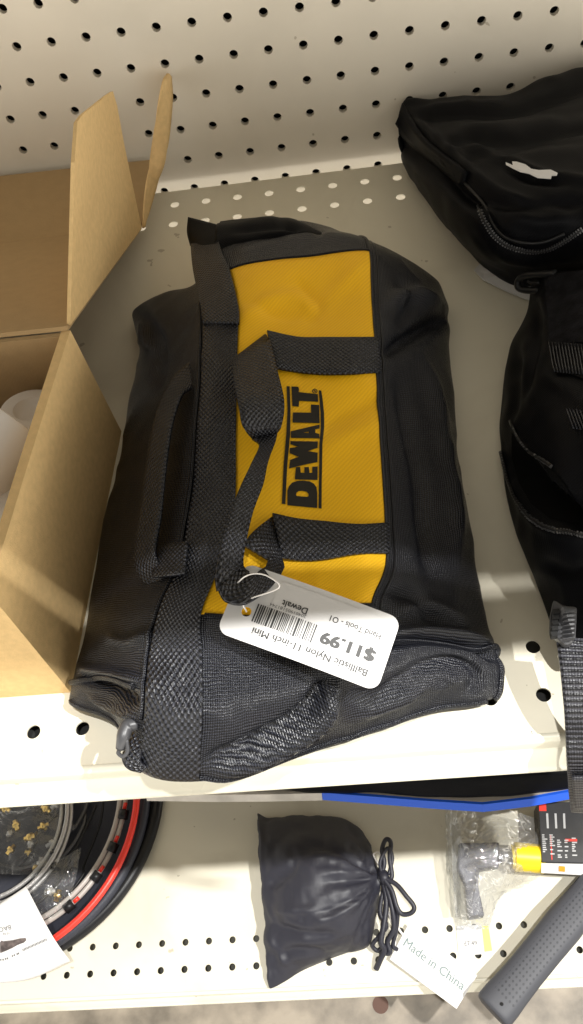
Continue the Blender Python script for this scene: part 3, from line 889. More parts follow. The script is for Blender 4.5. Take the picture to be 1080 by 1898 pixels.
up = thing('waist_pouch', (250, -150, 0), 'black zipped pouch with a small white emblem, slumped against the pegboard', 'pouch')
rw_ = [
 [(748,195,40),(800,186,44),(860,181,48),(938,178,50),(1000,148,55),(1090,124,58),(1200,100,58),(1320,80,50)],
 [(740,215,42),(800,215,54),(862,215,60),(940,215,64),(1010,195,66),(1100,180,68),(1210,165,66),(1330,150,55)],
 [(738,240,36),(800,262,60),(865,270,68),(940,272,74),(1020,265,76),(1110,250,78),(1215,240,74),(1340,230,60)],
 [(744,262,26),(800,305,54),(862,338,66),(935,352,74),(1015,342,78),(1110,335,78),(1220,325,74),(1345,315,60)],
 [(744,290,14),(800,350,42),(862,400,56),(935,418,66),(1020,412,70),(1115,404,70),(1225,395,66),(1350,380,54)],
 [(756,320,6),(812,395,26),(870,450,38),(945,470,46),(1025,468,50),(1120,462,50),(1230,450,46),(1355,440,38)],
 [(786,358,3),(836,428,8),(892,480,14),(958,506,20),(1035,502,24),(1125,494,24),(1235,486,20),(1360,476,14)],
]
crs = [
 ([(765,218),(840,212),(940,210),(1010,188),(1085,165)], -4, 8), ([(770,202),(860,196),(940,192)], 2.5, 8),
 ([(825,265),(880,262),(950,262),(1060,240),(1120,236)], -4.5, 9), ([(850,242),(940,238),(1040,218)], 3, 10),
 ([(870,290),(930,285),(1000,262),(1080,262)], -3, 9), ([(840,252),(900,282),(960,308),(1030,330),(1100,332)], 3.5, 9),
 ([(756,205),(790,240),(840,285),(900,340),(960,372),(1040,388)], 4.5, 10),
 ([(744,262),(790,305),(850,355),(890,385)], -8, 13), ([(930,300),(985,330),(1060,338)], -5, 8),
 ([(885,370),(960,382),(1080,378)], -3.5, 9), ([(900,390),(915,430),(950,462),(1000,470)], -4, 9),
 ([(940,400),(1000,410),(1070,405)], 3.5, 13), ([(880,440),(930,478),(1000,488),(1080,482)], 3, 11), ([(870,430),(940,486),(1020,500)], -2, 7),
]
pouch_o, Sp = soft('body', up, rw_, M['nylon_fine'], 12, 12, crs, 2.5, .02, 21, .9, kl=.1, kb=.05)
BVp = bvh_of([pouch_o])
Hp = lambda x, y, o=.5: hit(BVp, x, y, o, 60)
# folded top hem
ribbon('top_hem', [Hp(*q) for q in ((750,196,2.0),(764,222,2.5),(790,256,2.5),(830,290,2.0),(870,318,1.5))][:], [P(734,228,44), Hp(750,248,2.0), Hp(782,283,2.0), Hp(825,318,1.5), Hp(862,345,1.2)], 2.5, M['nylon_fine'], up, 6, 5)
def zipline(name, pts, hitf, parent, tw=2.0, w=2.4, step=5.2, bv=None, second=5, dark=False):
    """teeth as small blocks set along a line"""
    p2 = cr(np.array(pts, float), 10)
    seg = np.linalg.norm(np.diff(p2, axis=0), axis=1); s = np.concatenate([[0], np.cumsum(seg)])
    gs = []; path = []
    for d in np.arange(0, s[-1], step):
        x = np.interp(d, s, p2[:, 0]); y = np.interp(d, s, p2[:, 1])
        x2 = np.interp(min(d + 2, s[-1]), s, p2[:, 0]); y2 = np.interp(min(d + 2, s[-1]), s, p2[:, 1])
        tx, ty = x2 - x, y2 - y; l = math.hypot(tx, ty) + 1e-6; tx /= l; ty /= l
        c = hitf(x, y, 1.0); e = hitf(x + tx * 4, y + ty * 4, 1.0) - c; e /= np.linalg.norm(e) + 1e-9
        q = hitf(x - ty * 4, y + tx * 4, 1.0) - c; q /= np.linalg.norm(q) + 1e-9; n = np.cross(e, q); n /= np.linalg.norm(n) + 1e-9
        path.append(c - n * 0)
        a_, b_, h_ = .42, w / 2, .55
        V = [c + e * sx * a_ + q * sy * b_ + n * sz * h_ for sx in (-1, 1) for sy in (-1, 1) for sz in (-1, 1)]
        F = [(0, 1, 3, 2), (4, 6, 7, 5), (0, 4, 5, 1), (2, 3, 7, 6), (0, 2, 6, 4), (1, 5, 7, 3)]
        gs.append((V, F))
    z = mesh(name, *join_geo(gs), M['teeth'], parent, smooth=False)
    tube('zip_piping', path, .9, M['plastic'], parent, 6)
    return z
zipline('zip', [(886,384),(900,412),(916,436),(940,454),(975,464),(1012,462),(1045,446),(1078,424)], Hp, up, w=3.2)
tube('zip_edge', [Hp(*q, 1) for q in ((862,338),(900,380),(918,415),(940,438),(975,448),(1010,446),(1045,432))], 1.0, M['plastic'], up, 6, n=5)
def Z6(cx, cy): return (860 + cx / 4.909, 270 + cy / 4.909)
em = [[(380,154),(445,182),(440,148),(480,150),(560,174),(612,214),(680,226),(790,222),(850,250),(842,274),(796,276),(790,304),(668,296),(590,258),(515,244),(440,208),(384,178)]]
V2, F2 = poly2d([[Z6(*q) for q in p] for p in em])
hits_ = np.array([Hp(*Z6(*q), .4) for q in em[0]]); c_ = hits_.mean(0)
nf_ = np.linalg.svd(hits_ - c_)[2][2]; nf_ = nf_ if nf_[2] > 0 else -nf_
c_ = c_ + nf_ * (((hits_ - c_) @ nf_).max() + .9)
def on_plane(x, y):
    d = _ray(x, y); return CAM + d * (((c_ - CAM) @ nf_) / (d @ nf_))
mesh('emblem', [on_plane(x, y) for x, y in V2], F2, M['paper'], up, smooth=False, solid=.6)

bp_ = thing('backpack', (260, -330, 0), 'black backpack with webbing loops and an unzipped front pocket', 'backpack')
rb = [
 [(985,520,22),(1020,508,40),(1080,505,52),(1160,500,60),(1260,495,50),(1380,490,30)],
 [(976,575,14),(1010,560,40),(1070,552,58),(1150,548,64),(1260,540,56),(1390,540,34)],
 [(946,650,8),(985,645,42),(1060,635,64),(1150,630,70),(1270,625,60),(1400,620,36)],
 [(930,735,6),(970,730,42),(1050,725,66),(1150,720,72),(1280,715,62),(1410,710,36)],
 [(926,820,6),(966,825,38),(1050,820,66),(1150,815,72),(1290,810,62),(1420,800,36)],
 [(934,900,6),(975,905,34),(1055,905,60),(1160,900,68),(1300,895,60),(1430,890,36)],
 [(958,990,5),(1000,990,30),(1070,990,54),(1165,990,62),(1310,985,56),(1440,980,34)],
 [(990,1070,4),(1030,1065,28),(1090,1060,46),(1175,1060,54),(1315,1055,48),(1450,1050,30)],
 [(1018,1150,4),(1050,1140,24),(1100,1130,36),(1180,1125,42),(1320,1120,38),(1455,1115,24)],
 [(1040,1215,3),(1070,1225,14),(1110,1210,20),(1190,1200,24),(1325,1190,20),(1460,1185,12)],
]
crb = [
 ([(950,785),(985,840),(1030,890),(1062,930),(1092,985)], 2.5, 8), ([(945,830),(985,900),(1040,945),(1080,975)], -13, 26),
 ([(970,860),(1010,915),(1060,950)], -8, 18),
 ([(932,850),(955,920),(990,965),(1040,990),(1085,1000)], 2, 8), ([(995,560),(990,640),(955,760)], -3.5, 10),
 ([(1005,540),(1018,620)], 2.5, 10), ([(1000,690),(1050,720),(1090,760)], 2, 14), ([(1010,1040),(1050,1060),(1090,1050)], -2.5, 10),
 ([(960,640),(950,720),(944,780)], -4, 8),
]
bpo, Sb = soft('body', bp_, rb, M['nylon_fine'], 12, 14, crb, 2.2, .02, 40, .7)
BVb = bvh_of([bpo]); Hb = lambda x, y, o=.5: hit(BVb, x, y, o, 30)
zipline('zip', [(948,782),(965,815),(990,842),(1025,866)], Hb, bp_, w=2.0, step=4.6)
zipline('zip', [(930,838),(940,880),(957,925),(985,962),(1020,982),(1060,990),(1090,996)], Hb, bp_, w=2.8, step=5.4)
V2, F2 = poly2d([[(950,800),(972,832),(1005,858),(1030,875),(1052,905),(1090,960),(1100,975),(1060,972),(1020,962),(985,935),(962,895),(950,850)]])
decal('pocket_opening', V2, F2, BVb, paint('pocket_gap_black', (.004, .004, .004), .95, .05), bp_, .6, 8)  # near-black patch on the body; the gap's darkness is in its colour
V2, F2 = poly2d([[(1018,634),(1100,642),(1112,712),(1080,704),(1060,697),(1030,695)]]); 
wb = decal('webbing_loop', V2, F2, BVb, M['nylon_fine'], bp_, 1.2, 5)
def ribs(name, x0, x1, ya, yb, n, lean, bvf, parent):
    gs = []
    for k in range(n):
        f = k / (n - 1)
        xa = x0 + (x1 - x0) * f
        pth = [bvf(xa + lean * s, ya + (yb - ya) * s + f * 7, 1.8) for s in np.linspace(0, 1, 7)]
        t_ = tube('r', pth, .42, M['zip'], None, 5)
        me = t_.data; gs.append(([np.array(v.co) / K for v in me.vertices], [tuple(p.vertices) for p in me.polygons]))
        bpy.data.objects.remove(t_)
    return mesh(name, *join_geo(gs), M['web'], parent)
ribs('webbing_ribs', 1021, 1096, 637, 694, 14, 9, Hb, bp_)
ribs('webbing_ribs', 1052, 1100, 760, 798, 9, 14, Hb, bp_)
V2, F2 = poly2d([[(1008,512),(1100,500),(1110,560),(1100,636),(1020,636),(1014,570)]])
decal('fleece_patch', V2, F2, BVb, paint('black_fleece', (.008, .008, .010), .95, .1, speck=.5, bump=1, scale=120), bp_, .8, 6)
# strap ring at the top, buckle and hanging strap
tube('strap_ring', [P(*q) for q in ((1000,538,30),(975,538,26),(960,532,26),(962,518,30),(975,510,36),(1005,508,42),(1030,506,46))], 2.2, M['plastic'], bp_, 8, n=5)
tube('strap_ring', [P(1000, 524, 36), P(985, 524, 33), P(978, 520, 33)], 1.2, M['plastic'], bp_, 6, n=4)
bk = [P(1026,1110,44), P(1046,1122,46), P(1070,1124,46), P(1067,1180,42), P(1060,1193,40), P(1048,1196,40), P(1019,1172,38), P(1020,1140,42)]
bko = plate3('buckle', bk, 7, M['gplastic'], bp_, bevel=1.2, nrm=(-.1, -.2, 1))
gs = []
for k in range(7):
    y = 1137 + k * 7
    a0 = P(1043, y, 45.5); a1 = P(1067, y + 1, 45.5)
    gs.append(box_geo((a0[0], a0[1] - .45, 40), (a1[0], a1[1] + .45, 46.6 - k * .45)))
mesh('buckle_ridges', *join_geo(gs), M['gplastic'], bko, smooth=False)
gs = []
for k in range(5):
    a0 = P(1026 + k * -.6, 1133 + k * 9, 45); a1 = P(1037 - k * .6, 1131 + k * 9, 45)
    gs.append(box_geo((a0[0], a0[1] - .9, 38), (a1[0], a1[1] + .9, 44.9 - k * .8)))
mesh('buckle_slots', *join_geo(gs), M['dark'], bko, smooth=False)
ribbon('strap', [P(1030,1180,34), P(1038,1240,30), P(1045,1310,22), P(1048,1360,12), PY(1051,1420,-497), PY(1054,1470,-499), PY(1058,1503,-500)],
       [P(1090,1185,34), P(1096,1240,30), P(1099,1310,22), P(1101,1360,12), PY(1102,1420,-497), PY(1103,1470,-499), PY(1104,1506,-500)], 1.8, M['web_rib'], bp_, 10, 8)
ribbon('strap_hem', [PY(1060,1440,-501), PY(1062,1470,-502), PY(1065,1498,-503)], [PY(1100,1440,-501), PY(1101,1470,-502), PY(1103,1500,-503)], 1.6, M['web_rib'], bp_, 6, 8)
wt = plate3('paper_tag', [P(*q) for q in ((878,500,3),(900,478,3),(960,500,8),(1010,520,10),(990,560,3),(940,540,3),(895,518,3))], .6, M['paper'], None, nrm=(0, 0, 1))
tag(wt, 'blank pale paper tag lying on the shelf under the black pouch', 'tag')

# ================================================================== lower shelf
# drawstring pouch
dp = thing('drawstring_pouch', P(590, 1660, Z2), 'black satin drawstring pouch tied with cord on the lower shelf', 'pouch')
def PL(x, y, h): return (x, y, Z2 + h)
rd = [
 [PL(476,1510,8), PL(482,1580,26), PL(488,1680,26), PL(494,1760,18), PL(499,1830,5)],
 [PL(498,1516,10), PL(505,1580,36), PL(512,1680,38), PL(517,1760,24), PL(530,1815,4)],
 [PL(560,1514,10), PL(560,1580,46), PL(560,1680,50), PL(562,1750,34), PL(568,1794,4)],
 [PL(635,1520,10), PL(630,1580,46), PL(630,1665,52), PL(632,1735,36), PL(636,1768,4)],
 [PL(682,1556,10), PL(672,1595,36), PL(676,1650,40), PL(680,1710,30), PL(684,1750,6)],
 [PL(698,1600,16), PL(697,1612,26), PL(699,1632,30), PL(700,1660,26), PL(699,1690,12)],
 [PL(706,1616,20), PL(707,1620,24), PL(708,1626,26), PL(708,1632,24), PL(706,1638,20)],
]
rd = [list(c) for c in zip(*rd)]
crd = [([(700,1622),(660,1600),(610,1575),(560,1560)], -2.5, 6), ([(700,1625),(650,1632),(590,1640)], -3, 6), ([(700,1628),(660,1660),(600,1690),(550,1700)], -3, 6),
       ([(702,1632),(690,1690),(670,1735)], -3, 7), ([(700,1624),(665,1618),(600,1610)], 2.5, 6), ([(690,1640),(650,1680),(590,1712)], 3, 8),
       ([(560,1585),(520,1625),(490,1640)], -5, 10), ([(500,1715),(560,1730),(620,1732)], -4, 8), ([(510,1770),(560,1760),(600,1765)], -3, 7),
       ([(505,1690),(560,1690),(600,1700)], 3, 8), ([(540,1600),(600,1590),(650,1600)], 3, 12), ([(498,1740),(530,1790)], 3, 8), ([(480,1512),(484,1700),(497,1828)], 2.5, 5)]
rg = random.Random(4)
for k in range(16):
    a_ = math.radians(112 + k * 9 + rg.uniform(-3, 3)); l_ = rg.uniform(60, 175)
    crd.append(([(702 + 14 * math.cos(a_), 1627 - 10 * math.sin(a_)), (702 + l_ * .5 * math.cos(a_) , 1627 - l_ * .5 * math.sin(a_) + rg.uniform(-4, 4)), (702 + l_ * math.cos(a_), 1627 - l_ * .9 * math.sin(a_))], rg.choice([-2.2, 1.8, -1.6, 2.2]), rg.uniform(3.5, 6)))
dpo, _ = soft('body', dp, rd, M['satin'], 12, 12, crd, 2.4, .04, 5, 1.1, zfloor=Z2 + .6)
def lowp(L_): return [P(x, y, Z2 + h) for x, y, h in L_]
for nm, L_, r in (
 ('cord', [(708,1632,26),(722,1652,30),(736,1690,26),(734,1725,18),(728,1752,12),(736,1760,8)], 2.6),
 ('cord', [(712,1640,24),(704,1690,24),(716,1716,22),(700,1738,16),(690,1752,10),(700,1762,8),(712,1752,14)], 2.8),
 ('cord', [(712,1628,30),(704,1600,36),(718,1572,38),(727,1590,36),(720,1622,34)], 2.4),
 ('cord', [(706,1625,30),(712,1600,34),(708,1575,36),(715,1556,36),(724,1562,36),(722,1590,36),(726,1625,34),(714,1630,32)], 3.0),
 ('cord', [(714,1628,34),(735,1640,36),(752,1660,36),(767,1680,34),(762,1692,32),(745,1694,30),(735,1680,32),(726,1650,34),(712,1630,34)], 3.0),
 ('cord', [(710,1635,28),(716,1670,26),(712,1710,24),(706,1745,20),(712,1760,16),(704,1780,10),(697,1796,4)], 3.6),
 ('cord', [(712,1630,30),(726,1680,28),(730,1720,22),(718,1745,16),(722,1765,12),(704,1765,8)], 3.4),
 ('cord', [(712,1620,32),(700,1600,26),(692,1584,24),(702,1580,24),(708,1600,30)], 1.0),
 ('tag_string', [(714,1640,30),(724,1680,22),(735,1715,14),(752,1740,5)], 1.2),
 ('tag_string', [(712,1645,28),(720,1690,20),(731,1730,8),(733,1758,3)], 1.0)):
    tube(nm, lowp(L_), r * .82 if nm == 'cord' else r, M['satin'] if nm == 'cord' and r > 2 else M['white'], dp, 8, n=7)
kn = tube('knot', lowp([(702,1614,26),(709,1620,30),(712,1628,32),(711,1638,28)]), [3, 5.5, 5.5, 3], M['satin'], dp, 10, n=5)

def flat_text(items, org, ex, ey, h, name, mat, parent, nz=(0, 0, 1)):
    gs = []
    nz = np.array(nz, float)
    for s, a, b, size, bold in items:
        V2, F2 = text2d(s, size, bold)
        gs.append(([org + ex * (a + x) + ey * (b + y) + nz * h for x, y in V2], F2))
    return mesh(name, *join_geo(gs), mat, parent, smooth=False)
# white card with the country of origin
hc = Z2 + 8
oc = thing('origin_card', P(800, 1790, hc), 'white paper card reading Made in China beside the drawstring pouch', 'card')
q = [P(757,1712,hc), P(722,1778,hc), P(846,1870,hc), P(884,1808,hc)]
co_ = plate3('card', q, .5, M['paper'], oc, nrm=(0, 0, 1))
ex = q[3] - q[0]; ex /= np.linalg.norm(ex); nn = np.cross(q[1] - q[0], ex); nn /= np.linalg.norm(nn)
if nn[2] < 0: nn = -nn
ey = np.cross(nn, ex)
flat_text([('Made in China', 4, 0, 12.0, 0)], q[0] + (q[1] - q[0]) * .52, ex, ey, .3, 'printing', M['pale_ink'], co_, nn)

# hose case on the left
hcx = P(20, 1500, Z2 + 14)
hs = thing('hose_case', P(20, 1500, Z2), 'round black case with a red rim holding coiled braided hoses', 'hose case')
def circle(c, r, z, n=72, a0=0, a1=360, dz=0):
    return [np.array([c[0] + r * math.cos(math.radians(a)), c[1] + r * math.sin(math.radians(a)), z + dz * (i / n)]) for i, a in enumerate(np.linspace(a0, a1, n))]
Rr = np.linalg.norm((P(262, 1560, Z2 + 14) - hcx)[:2])
def lathe(name, c, prof, mat, parent, n=72):
    V = []; F = []
    for r, z in prof:
        for k in range(n):
            a = 2 * math.pi * k / n; V.append((c[0] + r * math.cos(a), c[1] + r * math.sin(a), z))
    for i in range(len(prof) - 1):
        for k in range(n): F.append((i * n + k, i * n + (k + 1) % n, (i + 1) * n + (k + 1) % n, (i + 1) * n + k))
    return mesh(name, V, F, mat, parent)
case_m = paint('case_cloth', (.028, .03, .042), .5, .4, bump=.6, scale=60)
lathe('tray', hcx, [(0, Z2 + 6), (Rr - 34, Z2 + 6), (Rr - 20, Z2 + 10), (Rr - 8, Z2 + 20), (Rr - 2, Z2 + 22), (Rr + 1, Z2 + 16), (Rr - 1, Z2 + 3), (Rr - 10, Z2 + .6), (0, Z2 + .6)], case_m, hs)
tube('red_rim', [hcx + np.array([(Rr - 7) * math.cos(a) - 5, (Rr - 7) * math.sin(a) - 4, 12]) for a in np.linspace(0, 2 * math.pi, 90)], 3.9, M['red'], hs, 10, closed=True)
tube('outer_skirt', [hcx + np.array([(Rr + 3) * math.cos(a) + 5, (Rr + 3) * math.sin(a) + 8, -6]) for a in np.linspace(0, 2 * math.pi, 90)], 7, M['plastic'], hs, 10, closed=True)
hose_r = Rr * .52
for k, (dr, dz) in enumerate(((0, 22), (5.5, 24), (2.6, 29), (-5, 27))):
    hcn = P(-10, 1530, Z2 + 20)
    tube('braided_hose', [np.array([hcn[0] + (hose_r + dr) * math.cos(a), hcn[1] + (hose_r + dr) * math.sin(a), Z2 + dz + 1.5 * math.sin(a * 2 + k)]) for a in np.linspace(0, 2 * math.pi, 80)], 2.6, M['steel'], hs, 8, closed=True)
clr = paint('milky_tube', (.42, .38, .35), .25, .5)
for k, (dr, dz) in enumerate(((0, 22), (6, 20))):
    tube('milky_tube', [np.array([hcx[0] + (Rr * .80 + dr) * math.cos(a), hcx[1] + (Rr * .80 + dr) * math.sin(a), Z2 + dz]) for a in np.linspace(-1.5, .6, 50)], 3.0, clr, hs, 8)
for ang in (-.38, -.62, -.9, -1.2, -.12):
    c = np.array([hcx[0] + (Rr * .84) * math.cos(ang), hcx[1] + (Rr * .84) * math.sin(ang), Z2 + 22])
    tn = np.array([-math.sin(ang), math.cos(ang), 0])
    tube('clip', [c - tn * 5, c + tn * 5], 6.2, M['plastic'], hs, 6)
    tube('red_sleeve', [c + tn * 6, c + tn * 13], 2.3, M['red'], hs, 8)
for k, (x, y, h) in enumerate(((93,1652,26),(107,1660,24),(85,1500,28),(102,1492,28),(30,1530,30),(55,1552,30),(75,1600,26),(10,1500,30),(20,1575,28))):
    p0 = P(x, y, Z2 + h); a = k * 1.3; d = np.array([math.cos(a), math.sin(a), .1]) * 6
    tube('fitting', [p0 - d, p0 - d * .3, p0 - d * .29, p0 + d * .3, p0 + d * .31, p0 + d], [3, 3, 5, 5, 3, 3], M['brass'] if k % 3 else M['steel'], hs, 6)
rk = random.Random(11)
for k in range(9):
    a0_ = rk.uniform(-1.9, .3); rr0 = rk.uniform(.25, .74) * Rr; pts = []
    for t_ in np.linspace(0, 1, 9):
        a_ = a0_ + t_ * rk.uniform(1.4, 1.9); q_ = rr0 + 9 * math.sin(t_ * 5 + k)
        pts.append(np.array([hcx[0] + q_ * math.cos(a_), hcx[1] + q_ * math.sin(a_), Z2 + 17 + 6 * math.sin(t_ * 7 + k * 2)]))
    tube('loose_cable', pts, rk.choice([1.6, 2.2, 2.8]), rk.choice([M['plastic'], M['gplastic'], M['plastic'], case_m]), hs, 8, n=6)
for k in range(16):
    p0 = P(rk.uniform(5, 108), rk.uniform(1475, 1620), Z2 + rk.uniform(22, 32)); a = rk.uniform(0, 6); d = np.array([math.cos(a), math.sin(a), rk.uniform(-.3, .3)]) * rk.uniform(3, 7)
    tube('fitting', [p0 - d, p0 - d * .3, p0 - d * .29, p0 + d * .3, p0 + d * .31, p0 + d], [2.4, 2.4, 4, 4, 2.4, 2.4], rk.choice([M['brass'], M['steel'], M['brass'], M['plastic']]), hs, 6)
def film(name, rws, mat, parent, amp=3, sc=.04, seed=0, nr=10, nc=10):
    S_ = surf([[P(x, y, Z2 + h) for x, y, h in r] for r in rws], nr, nc)
    N_ = normals(S_)
    S_ = disp(S_, N_, (), amp, sc, seed, (1, 1, 1), amp * .5)
    return gridmesh(name, S_, mat, parent)
film('clear_bag', [[(-60,1440,36),(40,1440,42),(118,1450,34)], [(-60,1500,38),(40,1500,46),(112,1520,36)], [(-60,1560,38),(30,1570,42),(95,1590,32)], [(-60,1610,30),(10,1620,32),(60,1620,26)]], M['film'], hs, 4, .05, 2)
film('clear_bag', [[(60,1600,30),(110,1590,30),(150,1570,26)], [(60,1650,30),(105,1655,32),(140,1630,26)], [(70,1700,26),(98,1700,28),(125,1680,24)]], M['film'], hs, 4, .06, 7)
# instruction sheet over the case
Sc = surf([[P(*q) for q in ((-60,1715,Z2+48),(0,1675,Z2+50),(48,1643,Z2+50))], [P(*q) for q in ((-50,1750,Z2+44),(20,1725,Z2+50),(84,1712,Z2+48))],
           [P(*q) for q in ((-45,1790,Z2+30),(30,1775,Z2+36),(105,1748,Z2+38))], [P(*q) for q in ((-40,1825,Z2+20),(50,1816,Z2+20),(130,1782,Z2+20))]], 8, 10)
shh = thing('instruction_sheet', P(40, 1750, Z2 + 20), 'creased white paper sheet with a dark printed picture over the hose case', 'paper sheet')
pso = slab('sheet', Sc, Sc - normals(Sc) * .5, M['paper'], shh)
BVs = bvh_of([pso])
def Z1(cx, cy): return (cx / 6.75, 1640 + cy / 6.75)
V2, F2 = poly2d([[Z1(*q) for q in ((0,720),(20,696),(40,704),(160,690),(250,668),(320,662),(330,690),(300,720),(220,750),(150,790),(60,830),(8,850),(0,840))]])
decal('picture', V2, F2, BVs, paint('picture_ink', (.09, .07, .065), .6, speck=.5, scale=200), pso, .5, 6)
def warp_text(s, size, x0, y0, ang, bvh, mat, parent, nm, bold=0):
    V2, F2 = text2d(s, size, bold); c_, s_ = math.cos(ang), math.sin(ang)
    # page coordinates: x to the right, y downwards; ang turns the reading direction
    W = np.array([(x0 + x * c_ + y * s_, y0 + x * s_ - y * c_) for x, y in V2])
    return decal(nm, W, F2, bvh, mat, parent, .55, 8)
warp_text('BAC', 12, 20, 1714, math.radians(165), BVs, M['grey_ink'], pso, 'printing')
warp_text('10 kg', 6, 18, 1727, math.radians(165), BVs, M['grey_ink'], pso, 'printing')
V2, F2 = poly2d([[Z1(x + d, y) , Z1(x + d + 9, y - 4), Z1(x + d + 16, y + 26), Z1(x + d + 7, y + 30)] for d, x, y in [(k * 17, 280, 800 - k * 7.6) for k in range(18)]])
decal('barcode', V2, F2, BVs, M['grey_ink'], pso, .5, 8)
V2, F2 = poly2d([[Z1(x, y), Z1(x + 14, y - 8), Z1(x + 20, y + 12), Z1(x + 6, y + 20)] for x, y in ((0,930),(30,928),(60,918),(84,912),(145,882),(170,872),(205,858),(222,850))])
decal('printing', V2, F2, BVs, M['grey_ink'], pso, .5, 8)

# blue-edged folding board behind, with a dark bag on it
hb = Z2 + 92
bb = thing('folding_board', P(800, 1470, Z2 + 60), 'grey folding board with bright blue edge behind the drawstring pouch', 'board')
e1 = [P(596,1470,hb), P(700,1478,hb), P(800,1486,hb), P(895,1492,hb)]
e2 = [P(895,1492,hb), P(980,1482,hb), P(1062,1467,hb), P(1180,1446,hb)]
def boardslab(name, e, mat_top, mat_edge):
    e = np.array(e); back = e + [0, 120, -4]
    gt = np.array([e, back]); gb = gt - [0, 0, 9]
    o = slab(name, gt, gb, mat_top, bb, smooth=False)
    f = np.array([e + [0, .2, .8], e + [0, -5.4, -6]])
    slab('edge', f, f + [0, 3, -1], mat_edge, o, smooth=False)
boardslab('panel', e1, M['board_top'], M['blue']); boardslab('panel', e2, M['board_top'], M['blue'])
e0 = [P(270,1472,hb), P(400,1474,hb), P(500,1473,hb), P(596,1471,hb)]
boardslab('panel', e0, M['board_top'], paint('pale_edge', (.55, .52, .48), .5, speck=.2, scale=30))
db = thing('dark_bag', P(740, 1440, hb), 'dark bag lying on the grey folding board under the upper shelf', 'bag')
kd = [[(440,1410,hb+4),(620,1400,hb+6),(800,1400,hb+6),(960,1400,hb+6),(1160,1400,hb+4)], [(440,1440,hb+20),(620,1430,hb+30),(800,1432,hb+26),(960,1430,hb+30),(1160,1425,hb+20)],
      [(445,1460,hb+6),(620,1462,hb+12),(790,1468,hb+9),(930,1470,hb+12),(1160,1440,hb+6)], [(450,1466,hb+.8),(620,1469,hb+.8),(790,1476,hb+.8),(930,1478,hb+.8),(1160,1445,hb+.8)]]
Sd = surf([[P(*q) for q in r] for r in kd], 8, 12); Sd = disp(Sd, normals(Sd), (), 2.5, .03, 3)
Sd[..., 2] = np.maximum(Sd[..., 2], hb + .5)
gridmesh('body', Sd, M['nylon_fine'], db)

# clear packs on the right
pk = thing('tool_pack', P(910, 1620, Z2), 'clear film pack holding a grey metal tool with a yellow cap', 'tool pack')
tl = [P(*q) for q in ((850,1562,Z2+26),(925,1560,Z2+26),(926,1606,Z2+24),(888,1612,Z2+24),(886,1640,Z2+22),(898,1698,Z2+20),(868,1702,Z2+20),(862,1640,Z2+22),(848,1610,Z2+24))]
plate3('tool', tl, 14, M['tool'], pk, bevel=2, nrm=(0, 0, 1))
tube('cap', [P(948,1588,Z2+24), P(952,1588,Z2+24), P(953,1588,Z2+24), P(1006,1592,Z2+22)], [12, 12, 14.5, 14.5], M['yel_plain'], pk, 20).modifiers.new('e', 'EDGE_SPLIT').split_angle = math.radians(40)
tube('shank', [P(922,1584,Z2+24), P(950,1588,Z2+24)], 7, M['metal'], pk, 14)
film('clear_film', [[(826,1510,8),(862,1500,30),(930,1498,40),(1000,1520,26)], [(828,1560,10),(862,1552,36),(930,1550,44),(1012,1560,30)], [(830,1620,8),(862,1620,34),(930,1615,38),(1000,1622,20)],
                    [(842,1680,5),(866,1680,30),(905,1680,24),(935,1660,3)], [(846,1724,2),(866,1722,4),(896,1722,4),(908,1720,2)]], M['blister'], pk, 5, .055, 3, 18, 18)
film('clear_film', [[(826,1500,6),(834,1498,34),(848,1500,8)], [(828,1600,6),(838,1600,36),(852,1600,8)], [(836,1700,4),(846,1700,24),(856,1700,4)]], M['blister'], pk, 3, .08, 11, 12, 8)
hl = Z2 + 1.2
plab = plate3('price_label', [P(*q, hl) for q in ((845,1716),(892,1714),(898,1768),(850,1772))], .5, M['label'], pk, nrm=(0, 0, 1))
plate3('yellow_stripe', [P(*q, hl) for q in ((893,1716),(905,1716),(912,1762),(898,1764))], .5, M['yel_pale'], plab, nrm=(0, 0, 1))
o0 = P(860, 1753, hl); ex = P(885, 1752, hl) - o0; ex /= np.linalg.norm(ex)
flat_text([('£7.49', 0, 0, 6.0, 0)], o0, ex, np.array([-ex[1], ex[0], 0]), .3, 'printing', M['grey_ink'], plab)
# black retail box
rbx = thing('retail_box', P(1045, 1560, Z2), 'black and white printed retail box beside the yellow capped tool', 'retail box')
hh = 38
c1, c2, c3, c4 = P(997,1486,Z2+hh), P(1110,1486,Z2+hh), P(1112,1600,Z2+hh), P(1004,1598,Z2+hh)
def pris(name, top, h, mat, parent):
    return plate3(name, top, h, mat, parent, bevel=.6, nrm=(0, 0, 1))
bx = pris('carton_body', [c1, c2, c3, c4], hh - 1, paint('box_print_black', (.02, .02, .022), .35, .5, speck=.3, scale=40), rbx)
def top_uv(a, b, h=.3): 
    return (c1 * (1 - a) + c2 * a) * (1 - b) + (c4 * (1 - a) + c3 * a) * b + np.array([0, 0, h])
def tq(nm, a0, b0, a1, b1, mat, h=.3): return (([top_uv(a0, b0, h), top_uv(a1, b0, h), top_uv(a1, b1, h), top_uv(a0, b1, h)]), [(0, 1, 2, 3)])
for q_ in ((.01, .0, .13, .16), (.17, .55, .185, .96), (.42, .62, .62, .66)):
    mesh('red_mark', *tq('', *q_, None), M['red'], bx, smooth=False)
gs = []
for ci in range(5):
    for ri in range(10):
        if rnd.random() < .25: continue
        a = .03 + ci * .125; b = .60 + ri * .034 - (ci < 2) * .05
        gs.append(tq('', a, b, a + .03 + rnd.random() * .06, b + .02, None, .35))
for ci in range(3): gs.append(tq('', .12 + ci * .14, .2, .155 + ci * .14, .45, None, .35))
mesh('printed_text', *join_geo(gs), paint('box_grey_print', (.45, .45, .45), .5), bx, smooth=False)
